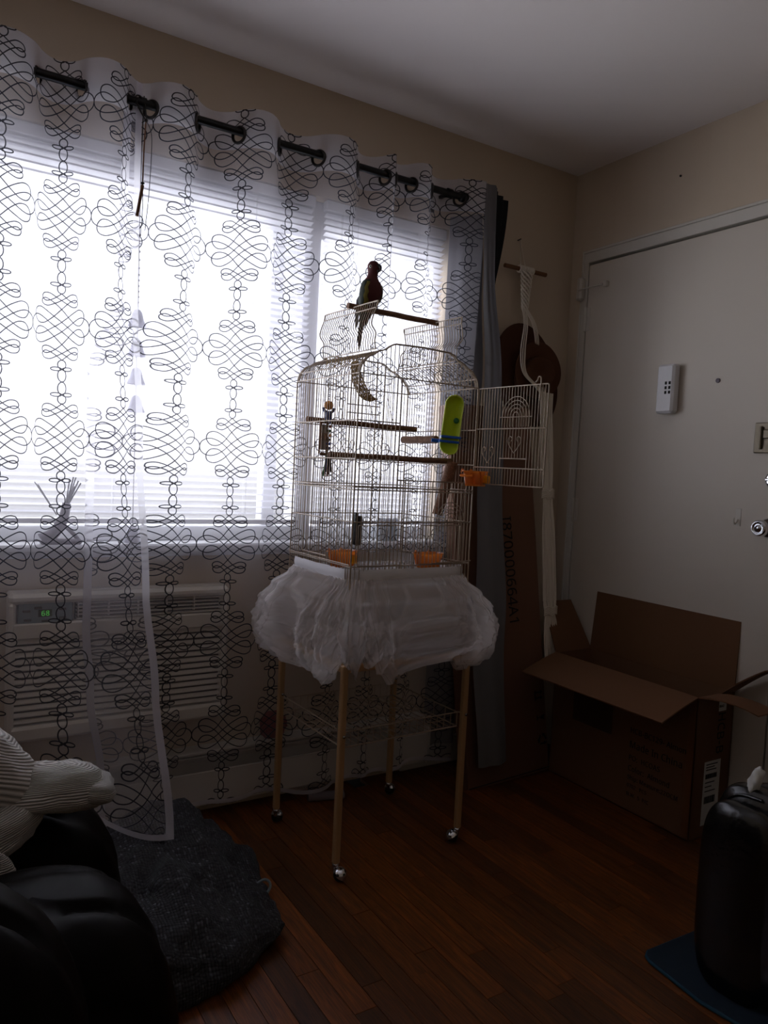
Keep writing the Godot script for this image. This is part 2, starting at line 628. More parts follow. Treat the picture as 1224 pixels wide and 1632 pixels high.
func window() -> void:
	var win := Node3D.new()
	win.name = "window_1"
	add_child(win)
	win.set_meta("label", "wide white framed window behind the sheer curtains")
	win.set_meta("category", "window")
	win.set_meta("kind", "structure")
	var zf := WZ - 0.085
	var st := tool()
	add_box(st, Vector3(0.36, 2.02, zf), Vector3(2.72, 0.13, 0.07), 0.004)      # head
	add_box(st, Vector3(0.36, 0.925, zf), Vector3(2.72, 0.05, 0.07), 0.004)     # bottom rail
	add_box(st, Vector3(1.705, 1.47, zf), Vector3(0.03, 1.1, 0.07), 0.004)
	add_box(st, Vector3(-0.98, 1.47, zf), Vector3(0.04, 1.1, 0.07), 0.004)
	part("window_frame", done(st), M.white, win)
	part("mullion", box(Vector3(0.062, 1.1, 0.09), 0.004, Vector3(1.172, 1.47, zf)), M.white, win)
	part("sash_stile", box(Vector3(0.05, 1.1, 0.05), 0.004, Vector3(1.05, 1.47, zf)), M.white, win)
	part("sash_stile", box(Vector3(0.05, 1.1, 0.05), 0.004, Vector3(0.02, 1.47, zf)), M.white, win)
	for g in [[-0.96, -0.005], [0.045, 1.025], [1.075, 1.14], [1.203, 1.69]]:
		part("pane", box(Vector3(g[1] - g[0], 1.01, 0.004), 0, Vector3((g[0] + g[1]) / 2, 1.453, zf)), M.glass, win)
	st = tool()
	add_box(st, Vector3(0.36, 0.888, WZ - 0.02), Vector3(2.78, 0.024, 0.15), 0.006)
	add_box(st, Vector3(0.36, 0.868, WZ + 0.012), Vector3(2.74, 0.02, 0.022), 0.004)
	part("sill", done(st), M.white, win)

	# two mini blinds inside the opening
	blind(-0.97, 1.156, "white mini blind in the wide left window bay, with slightly opened slats")
	blind(1.198, 1.712, "narrow white mini blind in the right window bay behind the parrot")

func blind(x0: float, x1: float, label: String) -> void:
	var zc := WZ - 0.018
	var b := thing("window_blind", label, "blind", "mini blinds")
	var cx := (x0 + x1) / 2
	var L := x1 - x0
	part("headrail", box(Vector3(L, 0.036, 0.03), 0.003, Vector3(cx, 2.063, zc)), M.white, b)
	var st := tool()
	var slat := surf(1, 4, func(u, v):
		var q := (float(v) - 0.5) * 0.025
		return Vector3((float(u) - 0.5) * (L - 0.006), 0.0022 - 0.0022 * pow(q / 0.0125, 2), q))
	var y := 2.032
	var i := 0
	while y > 0.985:
		part("slat", slat, M.slat, b, at(Vector3(cx, y, zc), deg_to_rad(-17)))
		y -= 0.0212
		i += 1
	part("bottom_rail", box(Vector3(L, 0.016, 0.026), 0.003, Vector3(cx, 0.965, zc)), M.white, b)
	var n := 5 if L > 1.0 else 2
	for k in n:
		var lx := x0 + L * (k + 0.5) / n
		st = tool()
		for dz in [-0.0135, 0.0135]:
			seg(st, Vector3(lx, 2.05, zc + dz), Vector3(lx, 0.97, zc + dz), 0.0007, 4)
		part("ladder_cord", done(st), M.white, b, Transform3D(), true)
	part("tilt_wand", tube(PackedVector3Array([Vector3(x0 + 0.06, 2.04, zc + 0.02), Vector3(x0 + 0.06, 1.40, zc + 0.022)]), 0.004, 6), M.glass, b)

func door() -> void:
	var d := Node3D.new()
	d.name = "door_1"
	add_child(d)
	d.set_meta("label", "plain white entry door with chrome knob and deadbolt")
	d.set_meta("category", "door")
	d.set_meta("kind", "structure")
	part("door_panel", box(Vector3(0.045, 2.034, 0.895), 0.002, Vector3(DX + 0.010, 1.029, -1.821)), M.door, d)
	# steel frame, a stepped profile on three sides
	var st := tool()
	add_box(st, Vector3(DX + 0.018, 1.05, -2.2905), Vector3(0.056, 2.1, 0.03), 0.002)
	add_box(st, Vector3(DX + 0.026, 2.079, -1.83), Vector3(0.072, 0.042, 0.95), 0.002)
	add_box(st, Vector3(DX + 0.018, 1.05, -1.3535), Vector3(0.056, 2.1, 0.03), 0.002)
	add_box(st, Vector3(DX - 0.006, 2.106, -1.83), Vector3(0.012, 0.010, 0.97), 0.002)
	add_box(st, Vector3(DX - 0.006, 1.05, -2.309), Vector3(0.012, 2.11, 0.008), 0.002)
	part("door_frame", done(st), M.trim, d)
	# black sheet behind the door, painting the shade in the gap round it
	st = tool()
	add_box(st, Vector3(DX + 0.05, 1.03, -1.82), Vector3(0.02, 2.09, 0.94))
	part("gap_shade_sheet", done(st), M.slot, d)
	for y in [1.825, 1.035]:
		st = tool()
		add_lathe(st, [Vector2(0, -0.05), Vector2(0.006, -0.05), Vector2(0.007, -0.048), Vector2(0.007, 0.048), Vector2(0.006, 0.05), Vector2(0, 0.05)], 10, at(Vector3(DX - 0.016, y, -2.272)))
		add_box(st, Vector3(DX - 0.012, y, -2.262), Vector3(0.004, 0.095, 0.026), 0.001)
		for k in 3:
			add_lathe(st, [Vector2(0.0075, -0.001), Vector2(0.0075, 0.001)], 10, at(Vector3(DX - 0.016, y - 0.03 + 0.03 * k, -2.272)))
		part("hinge", done(st), M.trim, d)
	# door chain holder: a small housing on the frame with an arm on the door
	st = tool()
	add_box(st, Vector3(DX - 0.024, 1.952, -2.300), Vector3(0.030, 0.095, 0.030), 0.008)
	part("closer_housing", done(st), M.trim, d)
	st = tool()
	seg(st, Vector3(DX - 0.042, 1.945, -2.295), Vector3(DX - 0.030, 1.951, -2.175), 0.0035, 6)
	add_box(st, Vector3(DX - 0.022, 1.952, -2.166), Vector3(0.020, 0.024, 0.018), 0.003)
	part("closer_arm", done(st), M.trim, d)
	# door viewer, latch plate, deadbolt, hook and knob
	var face := DX - 0.0125
	var Rx := Basis(Vector3.BACK, PI / 2)    # lathe axis y -> -x
	st = tool()
	add_lathe(st, [Vector2(0.0085, 0), Vector2(0.0085, 0.003), Vector2(0.006, 0.005), Vector2(0.004, 0.003), Vector2(0, 0.003)], 16, Transform3D(Rx, Vector3(face, 1.528, -1.637)))
	part("peephole", done(st), M.dusty, d)
	st = tool()
	add_box(st, Vector3(face - 0.004, 1.328, -1.44), Vector3(0.010, 0.10, 0.088), 0.003)
	add_box(st, Vector3(face - 0.013, 1.328, -1.458), Vector3(0.012, 0.075, 0.010), 0.003)
	add_box(st, Vector3(face - 0.013, 1.34, -1.438), Vector3(0.010, 0.030, 0.022), 0.003)
	part("guard_plate", done(st), M.brass, d)
	st = tool()
	add_lathe(st, [Vector2(0.030, 0), Vector2(0.030, 0.006), Vector2(0.026, 0.014), Vector2(0.020, 0.016), Vector2(0, 0.016)], 24, Transform3D(Rx, Vector3(face, 1.192, -1.405)))
	add_box(st, Vector3(face - 0.024, 1.192, -1.405), Vector3(0.018, 0.010, 0.034), 0.003)
	part("deadbolt", done(st), M.chrome, d)
	st = tool()
	add_box(st, Vector3(face - 0.001, 1.062, -1.523), Vector3(0.003, 0.06, 0.020), 0.001)
	add_tube(st, spline([Vector3(face - 0.004, 1.055, -1.523), Vector3(face - 0.016, 1.040, -1.523), Vector3(face - 0.024, 1.046, -1.523), Vector3(face - 0.024, 1.060, -1.523)], 5), 0.003, 6)
	part("coat_hook", done(st), M.trim, d)
	st = tool()
	add_lathe(st, [Vector2(0.033, 0), Vector2(0.033, 0.004), Vector2(0.028, 0.010), Vector2(0.012, 0.014), Vector2(0.011, 0.030), Vector2(0.020, 0.036), Vector2(0.027, 0.046), Vector2(0.027, 0.058), Vector2(0.022, 0.066), Vector2(0.019, 0.066), Vector2(0.017, 0.063), Vector2(0.010, 0.063), Vector2(0.009, 0.066), Vector2(0, 0.066)], 28, Transform3D(Rx, Vector3(face, 1.035, -1.412)))
	part("doorknob", done(st), M.chrome, d)

	# a screw left in the wall above the door
	st = tool()
	add_lathe(st, [Vector2(0.004, 0), Vector2(0.004, 0.004), Vector2(0.0025, 0.006), Vector2(0, 0.006)], 10, Transform3D(Rx, Vector3(DX, 2.29, -1.86)))
	single("wall_screw", done(st), M.ring, "tiny dark screw left in the cream wall above the door", "screw")

	# chime box
	var c := thing("door_chime", "slim white plastic chime box with six small holes on the white door", "chime", "", Vector3(face - 0.001, 1.508, -1.826))
	part("cover", box(Vector3(0.040, 0.178, 0.074), 0.008, Vector3(-0.020, 0, 0)), M.white, c)
	for i in 3:
		for j in 2:
			part("hole", box(Vector3(0.004, 0.011, 0.009), 0.001, Vector3(-0.0395, 0.020 - 0.017 * i, 0.006 + 0.016 * j)), M.slot, c)

# ---------------------------------------------------------------- heating and cooling under the window
func climate() -> void:
	var a := thing("air_conditioner", "beige through-wall air conditioner with louvred front below the window", "air conditioner", "", Vector3(0.55, 0.34, WZ))
	var D := 0.075
	var st := tool()
	# shell: a frame around the front recesses
	add_box(st, Vector3(0, 0.213, 0.02), Vector3(0.64, 0.426, 0.04), 0.006)
	add_box(st, Vector3(0, 0.41, 0.055), Vector3(0.64, 0.03, 0.05), 0.010)
	add_box(st, Vector3(-0.311, 0.20, 0.055), Vector3(0.018, 0.40, 0.05), 0.008)
	add_box(st, Vector3(0.311, 0.20, 0.055), Vector3(0.018, 0.40, 0.05), 0.008)
	add_box(st, Vector3(0, 0.022, 0.055), Vector3(0.64, 0.045, 0.05), 0.008)
	add_box(st, Vector3(0, 0.318, 0.056), Vector3(0.62, 0.045, 0.044), 0.004)
	part("casing", done(st), M.plaster_white, a)
	part("control_panel", box(Vector3(0.145, 0.062, 0.02), 0.003, Vector3(-0.225, 0.368, 0.062)), M.panel_gray, a)
	var disp := part("display", box(Vector3(0.036, 0.020, 0.003), 0.001, Vector3(-0.226, 0.368, 0.0732)), M.slot, a)
	var t := letters("68", 0.020, "Droid Sans Mono", 0.001)
	part("display_digits", t, M.led, a, at(Vector3(-0.226, 0.368, 0.0755)))
	for p in [Vector3(-0.275, 0.376, 0.073), Vector3(-0.272, 0.350, 0.073), Vector3(-0.180, 0.378, 0.073), Vector3(-0.180, 0.352, 0.073), Vector3(-0.225, 0.346, 0.073), Vector3(-0.245, 0.384, 0.073)]:
		part("button", box(Vector3(0.020, 0.007, 0.003), 0.001, p), M.ring, a)
	st = tool()
	for i in 6:
		add_box(st, Vector3(0.082, 0.346 + 0.0105 * i, 0.058 - 0.002 * i), Vector3(0.445, 0.003, 0.022), 0.0008)
	for i in 6:
		add_box(st, Vector3(-0.135 + 0.0865 * i, 0.373, 0.052), Vector3(0.003, 0.06, 0.016), 0.0006)
	part("air_vent", done(st), M.plaster_white, a, Transform3D(), true)
	part("vent_recess", box(Vector3(0.45, 0.066, 0.004), 0, Vector3(0.082, 0.372, 0.0415)), M.slot, a)
	part("grille_recess", box(Vector3(0.605, 0.25, 0.004), 0, Vector3(0, 0.17, 0.0415)), M.slot, a)
	for i in 13:
		part("louvre", box(Vector3(0.606, 0.014, 0.006), 0.002), M.plaster_white, a, at(Vector3(0, 0.056 + 0.0192 * i, 0.062), deg_to_rad(-38)))

	var h := thing("baseboard_heater", "long low white baseboard heater along the wall under the window", "heater", "", Vector3(0.45, 0, WZ))
	st = tool()
	add_box(st, Vector3(0, 0.218, 0.030), Vector3(2.5, 0.010, 0.060), 0.002)
	add_box(st, Vector3(0, 0.13, 0.004), Vector3(2.5, 0.19, 0.008), 0.002)
	part("back_plate", done(st), M.trim, h)
	part("front_cover", box(Vector3(2.5, 0.112, 0.008), 0.002, Vector3(0, 0.102, 0.064)), M.trim, h)
	part("damper", box(Vector3(2.5, 0.040, 0.003), 0.001), M.trim, h, at(Vector3(0, 0.192, 0.040), deg_to_rad(50)))
	st = tool()
	seg(st, Vector3(-1.24, 0.10, 0.034), Vector3(1.24, 0.10, 0.034), 0.011, 8)
	part("pipe", done(st), M.ring, h)
	for sx in [-1.25, 1.25]:
		part("end_cap", box(Vector3(0.02, 0.185, 0.070), 0.004, Vector3(sx, 0.132, 0.035)), M.trim, h)

	# a crumpled pink cloth lies on the heater
	rng.seed = 3
	var n := FastNoiseLite.new()
	n.seed = 8
	n.frequency = 14.0
	var cl := surf(18, 14, func(u, v):
		var th: float = float(u) * TAU
		var ph: float = (float(v) - 0.5) * PI
		var q := Vector3(cos(ph) * cos(th), sin(ph), cos(ph) * sin(th))
		var r := 1.0 + 0.28 * n.get_noise_3dv(q * 0.22)
		return Vector3(q.x * 0.050, maxf(q.y * 0.048, -0.045), q.z * 0.026) * r)
	single("pink_cloth", cl, M.pink, "small crumpled pink cloth lying on the baseboard heater", "cloth", "", at(Vector3(1.06, 0.268, WZ + 0.034)))

# ---------------------------------------------------------------- curtains
# crossings of the rod: x, and +1 where the cloth comes out in front of it
func fold_path(cross: Array, first_front: bool, A: float, x0: float, x1: float) -> PackedVector2Array:
	var pts := PackedVector2Array()
	var c := [x0]
	c.append_array(cross)
	c.append(x1)
	var front := first_front
	for i in c.size() - 1:
		var a: float = c[i]
		var b: float = c[i + 1]
		var amp := A * (1.0 if front else -1.0) * clampf((b - a) / 0.10, 0.75, 1.15)
		var n := 22
		for k in n:
			var t := float(k) / n
			# end lobes stay half way out
			var s := sin(PI * t)
			s = signf(s) * pow(absf(s), 0.8)
			if i == 0:
				s = cos(PI * 0.5 * t)
			elif i == c.size() - 2:
				s = sin(PI * 0.5 * t)
			pts.append(Vector2(lerpf(a, b, t), amp * s))
		front = not front
	pts.append(Vector2(x1, pts[pts.size() - 1].y))
	return pts

func curtain(called: String, label: String, cross: Array, first_front: bool, x0: float, x1: float, edge: Callable, depth: Callable, y_low: Callable, phase: float, hem_left: bool, repeat := 0.200) -> void:
	var c := thing(called, label, "curtain", "sheer curtains")
	var A := 0.043
	var top := fold_path(cross, first_front, A, x0, x1)
	var s := PackedFloat32Array([0.0])
	for i in range(1, top.size()):
		s.append(s[i - 1] + top[i].distance_to(top[i - 1]))
	var total: float = s[s.size() - 1]
	var nu := top.size() - 1
	var nv := 46
	var y_top := 2.235
	var y_main := y_top - 0.115
	var place := func(i: float, y: float) -> Vector3:
		var k := int(clampf(i, 0, nu - 1))
		var t := i - k
		var p := top[k].lerp(top[k + 1], t)
		var a := lerpf(s[k], s[k + 1], t)
		var down := clampf((y_top - y) / 2.1, 0, 1)
		var amp := lerpf(1.0, 0.42, smoothstep(0.0, 0.55, down))
		var q := Vector3(p.x, y, RZ + p.y * amp)
		# loose waves lower down, independent of the grommets
		q.z += 0.010 * down * sin(a * 13.0 + 1.0 + 2.0 * down)
		q.x += 0.006 * down * sin(a * 9.0 + 4.0 * down)
		q.x += float(edge.call(p.x, y))
		q.z += float(depth.call(p.x, y))
		return q
	var f := func(u, v) -> Vector3:
		var i: float = float(u) * nu
		var k := int(clampf(i, 0, nu - 1))
		var lo := float(y_low.call(top[k].x))
		return place.call(i, lerpf(lo, y_main, float(v)))
	var w := func(u, v) -> Vector2:
		var i: float = float(u) * nu
		var k := int(clampf(i, 0, nu - 1))
		var a := lerpf(s[k], s[k + 1], i - k)
		var lo := float(y_low.call(top[k].x))
		var y := lerpf(lo, y_main, float(v))
		return Vector2((a + phase) / repeat, (1.207 - y) / 0.3035 + 0.5)
	var w_top := func(u, v) -> Vector2:
		var i: float = float(u) * nu
		var k := int(clampf(i, 0, nu - 1))
		return Vector2((lerpf(s[k], s[k + 1], i - k) + phase) / repeat, (1.207 - lerpf(y_top - 0.115, y_top, float(v))) / 0.3035 + 0.5)
	var f_top := func(u, v) -> Vector3:
		return place.call(float(u) * nu, lerpf(y_top - 0.115, y_top, float(v)))
	var hole := func(u, v) -> bool:
		var i: float = float(u) * nu
		var k := int(clampf(i, 0, nu - 1))
		var a := lerpf(s[k], s[k + 1], i - k)
		var y := lerpf(y_top - 0.115, y_top, float(v))
		for q in cross.size():
			if Vector2(a - s[22 * (q + 1)], y - 2.160).length() < 0.0225:
				return true
		return false
	part("cloth", surf(nu, nv, f, w), M.sheer, c)
	part("cloth_top", surf(nu * 2, 34, f_top, w_top, false, hole), M.sheer, c)
	# stiffened header band behind the top edge
	part("header_band", surf(nu * 2, 34, func(u, v):
		return f_top.call(u, v) - Vector3(0, 0, 0.0025), null, false, hole), M.header, c)
	# side hem: a folded double strip along the free edge
	var hu := 0.019
	var hem := surf(2, 40, func(u, v):
		var d: float = float(u) * hu
		var k := 0.0
		if hem_left:
			while k < nu - 1 and s[int(k)] < d:
				k += 1
		else:
			k = nu
			while k > 1 and total - s[int(k)] < d:
				k -= 1
		var lo := float(y_low.call(x0 if hem_left else x1))
		var q: Vector3 = place.call(k, lerpf(lo + 0.003, y_top - 0.003, float(v)))
		return q + Vector3(0, 0, 0.0025))
	part("side_hem", hem, M.hem, c)
	var bh := surf(nu, 1, func(u, v):
		var i: float = float(u) * nu
		var k := int(clampf(i, 0, nu - 1))
		var lo := float(y_low.call(top[k].x))
		return place.call(i, lo + 0.002 + 0.014 * float(v)) + Vector3(0, 0, 0.002))
	part("bottom_hem", bh, M.hem, c)
	# grommets where the cloth crosses the rod
	var idx := 22
	for x in cross:
		var p := top[idx]
		var tg := (top[idx + 1] - top[idx - 1]).normalized()
		idx += 22
		var T := Vector3(tg.x, 0, tg.y)
		var ring := PackedVector3Array()
		for k in 28:
			var a := TAU * k / 28
			ring.append(Vector3(p.x, 2.170, RZ + p.y) + (T * cos(a) + Vector3.UP * sin(a)) * 0.0235 + Vector3(0, -0.010, 0))
		part("grommet", tube(ring, 0.0048, 6, true), M.ring, c)

func curtains() -> void:
	# rod with finial and bracket
	var r := thing("curtain_rod", "black metal curtain rod above the window, threaded through the sheers", "curtain rod", "", Vector3(0, 2.170, RZ))
	part("pole", tube(PackedVector3Array([Vector3(-1.0, 0, 0), Vector3(1.685, 0, 0)]), 0.0125, 14), M.black_metal, r)
	var st := tool()
	add_lathe(st, [Vector2(0, -0.002), Vector2(0.016, 0), Vector2(0.018, 0.006), Vector2(0.018, 0.026), Vector2(0.014, 0.032), Vector2(0, 0.033)], 18, Transform3D(Basis(Vector3.BACK, -PI / 2), Vector3(1.68, 0, 0)))
	part("finial", done(st), M.black_metal, r)
	for bx in [0.541, 1.63]:
		st = tool()
		add_box(st, Vector3(bx, 0.0, -0.05), Vector3(0.014, 0.012, 0.11), 0.002)
		add_box(st, Vector3(bx, -0.005, -0.106), Vector3(0.022, 0.07, 0.006), 0.001)
		add_lathe(st, [Vector2(0.0165, -0.010), Vector2(0.0165, 0.010)], 18, Transform3D(Basis(Vector3.BACK, PI / 2), Vector3(bx, 0, 0)))
		part("bracket", done(st), M.black_metal, r)

	# left sheer; its right edge slants forward over the pouf
	curtain("sheer_curtain", "left white sheer curtain with grey scroll embroidery, its free edge trailing over the dark pouf",
		[-0.72, -0.58, -0.44, -0.32, -0.17, -0.03, 0.12, 0.268, 0.378, 0.503], false, -0.86, 0.545,
		func(x, y):
			var k: float = smoothstep(0.25, 0.545, x)
			return k * curve([Vector2(0.0, 0.020), Vector2(1.14, 0.014), Vector2(1.7, 0.0), Vector2(2.3, 0.0)], y),
		func(x, y):
			var k: float = smoothstep(0.0, 0.545, x)
			return 0.012 + k * curve([Vector2(0.05, 0.49), Vector2(0.24, 0.425), Vector2(0.55, 0.275), Vector2(0.80, 0.165), Vector2(1.2, 0.065), Vector2(1.7, 0.010), Vector2(2.2, 0.0)], y),
		func(x): return lerpf(0.30, 0.205, smoothstep(0.25, 0.545, x)), 0.0, false)
	# right sheer, from the overlap to the grey curtain
	curtain("sheer_curtain", "right white sheer curtain with grey scroll embroidery, hanging behind the bird cage",
		[0.566, 0.703, 0.831, 0.966, 1.103, 1.25, 1.358, 1.398, 1.467, 1.553, 1.68], false, 0.500, 1.772,
		func(x, y):
			var k: float = 1.0 - smoothstep(0.500, 0.70, x)
			return k * curve([Vector2(0.0, -0.01), Vector2(0.2, -0.02), Vector2(0.47, -0.062), Vector2(0.66, -0.08), Vector2(1.39, -0.085), Vector2(1.67, -0.01), Vector2(2.3, 0.0)], y),
		func(x, y):
			return -0.004 - 0.01 * (1.0 - smoothstep(0.5, 0.7, x)) * smoothstep(1.9, 1.2, y),
		func(x): return 0.055 + 0.012 * sin(x * 9.0), 0.1475, true, 0.235)

	# grey blackout curtain at the right end, gathered, draped over the tall carton
	var g := thing("blackout_curtain", "gathered grey blackout curtain at the right end of the rod, over the tall carton", "curtain")
	var front := func(y: float) -> float:
		return curve([Vector2(0.0, 0.185), Vector2(0.6, 0.115), Vector2(1.15, 0.045), Vector2(1.6, 0.01), Vector2(2.3, 0.0)], y)
	var xl := func(y: float) -> float:
		return curve([Vector2(0.09, 1.752), Vector2(0.56, 1.742), Vector2(1.05, 1.782), Vector2(1.54, 1.818), Vector2(1.9, 1.79), Vector2(2.26, 1.768)], y)
	var xr := func(y: float) -> float:
		return curve([Vector2(0.09, 1.888), Vector2(0.8, 1.900), Vector2(1.2, 1.902), Vector2(1.54, 1.898), Vector2(1.94, 1.842), Vector2(2.26, 1.838)], y)
	part("front_fold", surf(14, 40, func(u, v):
		var y := lerpf(0.100, 2.232, float(v))
		var x := lerpf(xl.call(y), xr.call(y), float(u))
		return Vector3(x, y, RZ + 0.020 + float(front.call(y)) + 0.012 * sin(PI * float(u)) + 0.004 * sin(float(u) * 11.0 + y * 3.0))), M.gray_curtain, g)
	# the width that hangs behind the sheer, nearer the wall
	part("back_width", surf(22, 40, func(u, v):
		var top := lerpf(2.115, 2.15, float(u))
		var y := lerpf(0.10, top, float(v))
		var x := lerpf(1.692, maxf(float(xl.call(y)) + 0.05, 1.82), float(u))
		return Vector3(x, y, WZ + 0.040 + 0.010 * sin(float(u) * 9.0) + 0.02 * float(u))), M.gray_curtain, g)
	# accordion of folds, lining colour with shade mixed in, at the top right, narrowing downwards
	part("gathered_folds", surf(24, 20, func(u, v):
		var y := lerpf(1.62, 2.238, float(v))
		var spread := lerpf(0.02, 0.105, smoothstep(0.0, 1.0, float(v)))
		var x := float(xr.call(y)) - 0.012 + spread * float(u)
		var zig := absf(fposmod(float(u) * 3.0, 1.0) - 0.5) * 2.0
		return Vector3(x, y - 0.02 * float(u) * float(v), RZ - 0.012 + 0.016 * zig - 0.03 * float(u))), M.shaded_lining, g)

# ---------------------------------------------------------------- things between and behind the curtains
func sill_things() -> void:
	var zc := WZ - 0.005
	# reed ornament
	var o := thing("reed_holder", "pale leaning ornament with a fan of thin reeds on the left sill", "ornament", "", Vector3(0.365, 0.900, zc + 0.03))
	var st := tool()
	add_tube(st, spline([Vector3(-0.050, 0.012, 0), Vector3(-0.020, 0.030, 0), Vector3(0.006, 0.070, 0), Vector3(0.016, 0.120, 0)], 6), 0.020, 10, false, 0.012)
	add_tube(st, spline([Vector3(0.052, 0.010, 0.005), Vector3(0.036, 0.030, 0.004), Vector3(0.008, 0.058, 0)], 5), 0.006, 8)
	part("body", done(st), M.dusty, o)
	part("foot", box(Vector3(0.115, 0.016, 0.045), 0.006, Vector3(0.002, 0.008, 0)), M.dusty, o)
	for e in [Vector3(0.022, 0.19, 0), Vector3(0.032, 0.197, 0.004), Vector3(0.040, 0.196, -0.004), Vector3(0.046, 0.186, 0.003), Vector3(0.054, 0.180, -0.003), Vector3(0.036, 0.170, 0.006)]:
		part("reed", tube(PackedVector3Array([Vector3(0.012, 0.10, 0), e]), 0.0022, 5), M.ring, o)
	for e in [Vector3(-0.072, 0.180, 0.004), Vector3(-0.062, 0.172, -0.004)]:
		part("reed", tube(PackedVector3Array([Vector3(-0.010, 0.085, 0), e]), 0.0018, 5), M.ring, o)

	# black holder on the cage, crumpled pale bag and grey tin behind it
	var hd := thing("cage_holder", "small upright black plastic holder clipped to the cage's back bars", "holder", "", in_cage(Vector3(0.026, 0.957, -CW + 0.014)), CTURN)
	part("body", box(Vector3(0.030, 0.098, 0.018), 0.004), M.rubber, hd)
	part("slot", box(Vector3(0.003, 0.080, 0.004), 0.001, Vector3(0.0, -0.004, 0.008)), M.slot, hd)
	part("clip", box(Vector3(0.012, 0.020, 0.020), 0.003, Vector3(-0.006, 0.050, -0.004)), M.rubber, hd)
	var n := FastNoiseLite.new()
	n.seed = 21
	n.frequency = 11.0
	var bag := surf(20, 16, func(u, v):
		var th: float = float(u) * TAU
		var y: float = float(v)
		var r := (0.9 - 0.55 * pow(y, 2.2)) * (1.0 if y > 0.02 else 0.0)
		var q := Vector3(cos(th) * 0.072 * r, y * 0.145, sin(th) * 0.030 * r)
		return q + Vector3(0.012, 0.010 * y, 0.008) * n.get_noise_3dv(q + Vector3(0, 0, 3)) - Vector3(0.03 * y, 0, 0), null, true)
	single("plastic_bag", bag, M.bag, "crumpled pale plastic bag on the sill behind the cage's left half", "bag", "", at(Vector3(1.285, 0.900, zc + 0.006)))
	st = tool()
	add_lathe(st, [Vector2(0, 0), Vector2(0.040, 0), Vector2(0.042, 0.003), Vector2(0.042, 0.070), Vector2(0.044, 0.072), Vector2(0.044, 0.082), Vector2(0.040, 0.084), Vector2(0, 0.084)], 26, Transform3D(Basis().scaled(Vector3(1, 1, 0.66)), Vector3.ZERO))
	single("gray_tin", done(st), M.panel_gray, "dull grey lidded tin on the sill behind the cage, right of the crumpled bag", "tin", "", at(Vector3(1.500, 0.900, zc + 0.014)))

	# hanging string of bells, between the curtains and the window
	var c := thing("bell_string", "string of five silver bells hanging from the curtain rod before the blind", "bell chime", "", Vector3(0.556, 0, WZ + 0.052))
	var dz := RZ - (WZ + 0.052)
	part("hanging_cord", tube(spline([Vector3(-0.014, 2.185, dz + 0.0145), Vector3(-0.012, 2.12, dz), Vector3(-0.004, 1.95, 0.02), Vector3(0.004, 1.60, 0), Vector3(0.008, 0.92, 0)], 8), 0.0016, 5), M.ring, c)
	var yy := [1.575, 1.488, 1.405, 1.322, 0.930]
	var prof := [Vector2(0.0275, -0.004), Vector2(0.0262, 0.0), Vector2(0.021, 0.012), Vector2(0.017, 0.026), Vector2(0.0135, 0.038), Vector2(0.008, 0.045), Vector2(0, 0.047)]
	var bell := lathe(prof, 24)
	for i in 5:
		var b := part("bell", bell, M.steel_bell, c, at(Vector3(0.003 + 0.0012 * i, yy[i] - 0.02, 0)))
		part("clapper", lathe([Vector2(0, -0.012), Vector2(0.004, -0.009), Vector2(0.005, -0.005), Vector2(0.0015, 0), Vector2(0.001, 0.03), Vector2(0, 0.031)], 10), M.ring, b)
	for p in [[1.84, 1.72], [1.70, 1.62]]:
		st = tool()
		for k in 6:
			add_lathe(st, [Vector2(0, -0.004), Vector2(0.0032, -0.002), Vector2(0.0032, 0.002), Vector2(0, 0.004)], 8, at(Vector3(0.002, lerpf(p[0], p[1], k / 5.0), 0.008)))
		part("bead_row", done(st), M.ring, c, Transform3D(), true)

	# leather cord with a wooden bar, knotted on the rod in the gap between the sheers
	var w := thing("cord_pendant", "thin dark cord with a wooden bar pendant looped over the black rod", "pendant", "", Vector3(0.548, 0, RZ + 0.060))
	var back := -0.060
	part("loop", tube(spline([Vector3(-0.012, 2.10, 0), Vector3(-0.026, 2.155, back + 0.02), Vector3(-0.024, 2.186, back), Vector3(-0.010, 2.186, back), Vector3(-0.004, 2.155, back + 0.018), Vector3(-0.008, 2.10, 0)], 6), 0.0022, 6), M.rubber, w)
	part("knot", lathe([Vector2(0, -0.006), Vector2(0.005, -0.003), Vector2(0.0055, 0.002), Vector2(0, 0.006)], 10), M.rubber, w, at(Vector3(-0.010, 2.10, 0)))
	part("strand", tube(spline([Vector3(-0.010, 2.10, 0), Vector3(-0.013, 2.02, 0), Vector3(-0.014, 1.93, 0)], 5), 0.0020, 6), M.dowel, w)
	part("strand", tube(spline([Vector3(-0.010, 2.10, 0), Vector3(0.004, 2.075, 0), Vector3(0.008, 2.03, 0), Vector3(0.004, 1.90, 0), Vector3(-0.004, 1.80, 0)], 6), 0.0011, 5), M.rubber, w)
	part("strand", tube(spline([Vector3(-0.014, 1.93, 0), Vector3(-0.012, 1.86, 0), Vector3(-0.016, 1.78, 0)], 5), 0.0011, 5), M.rubber, w)
	part("bead", lathe([Vector2(0, -0.005), Vector2(0.0055, -0.002), Vector2(0.0055, 0.002), Vector2(0, 0.005)], 12), M.rubber, w, at(Vector3(-0.014, 1.928, 0)))
	part("wooden_bar", tube(PackedVector3Array([Vector3(-0.014, 1.922, 0.001), Vector3(-0.027, 1.835, 0.001)]), 0.0045, 8), M.dowel, w)

# ---------------------------------------------------------------- the bird cage (local x to the right, z towards the room)
const CU := 0.2135
const CW := 0.1835
const CAGE := Vector3(1.238, 0, -2.0)
const CTURN := 0.0367

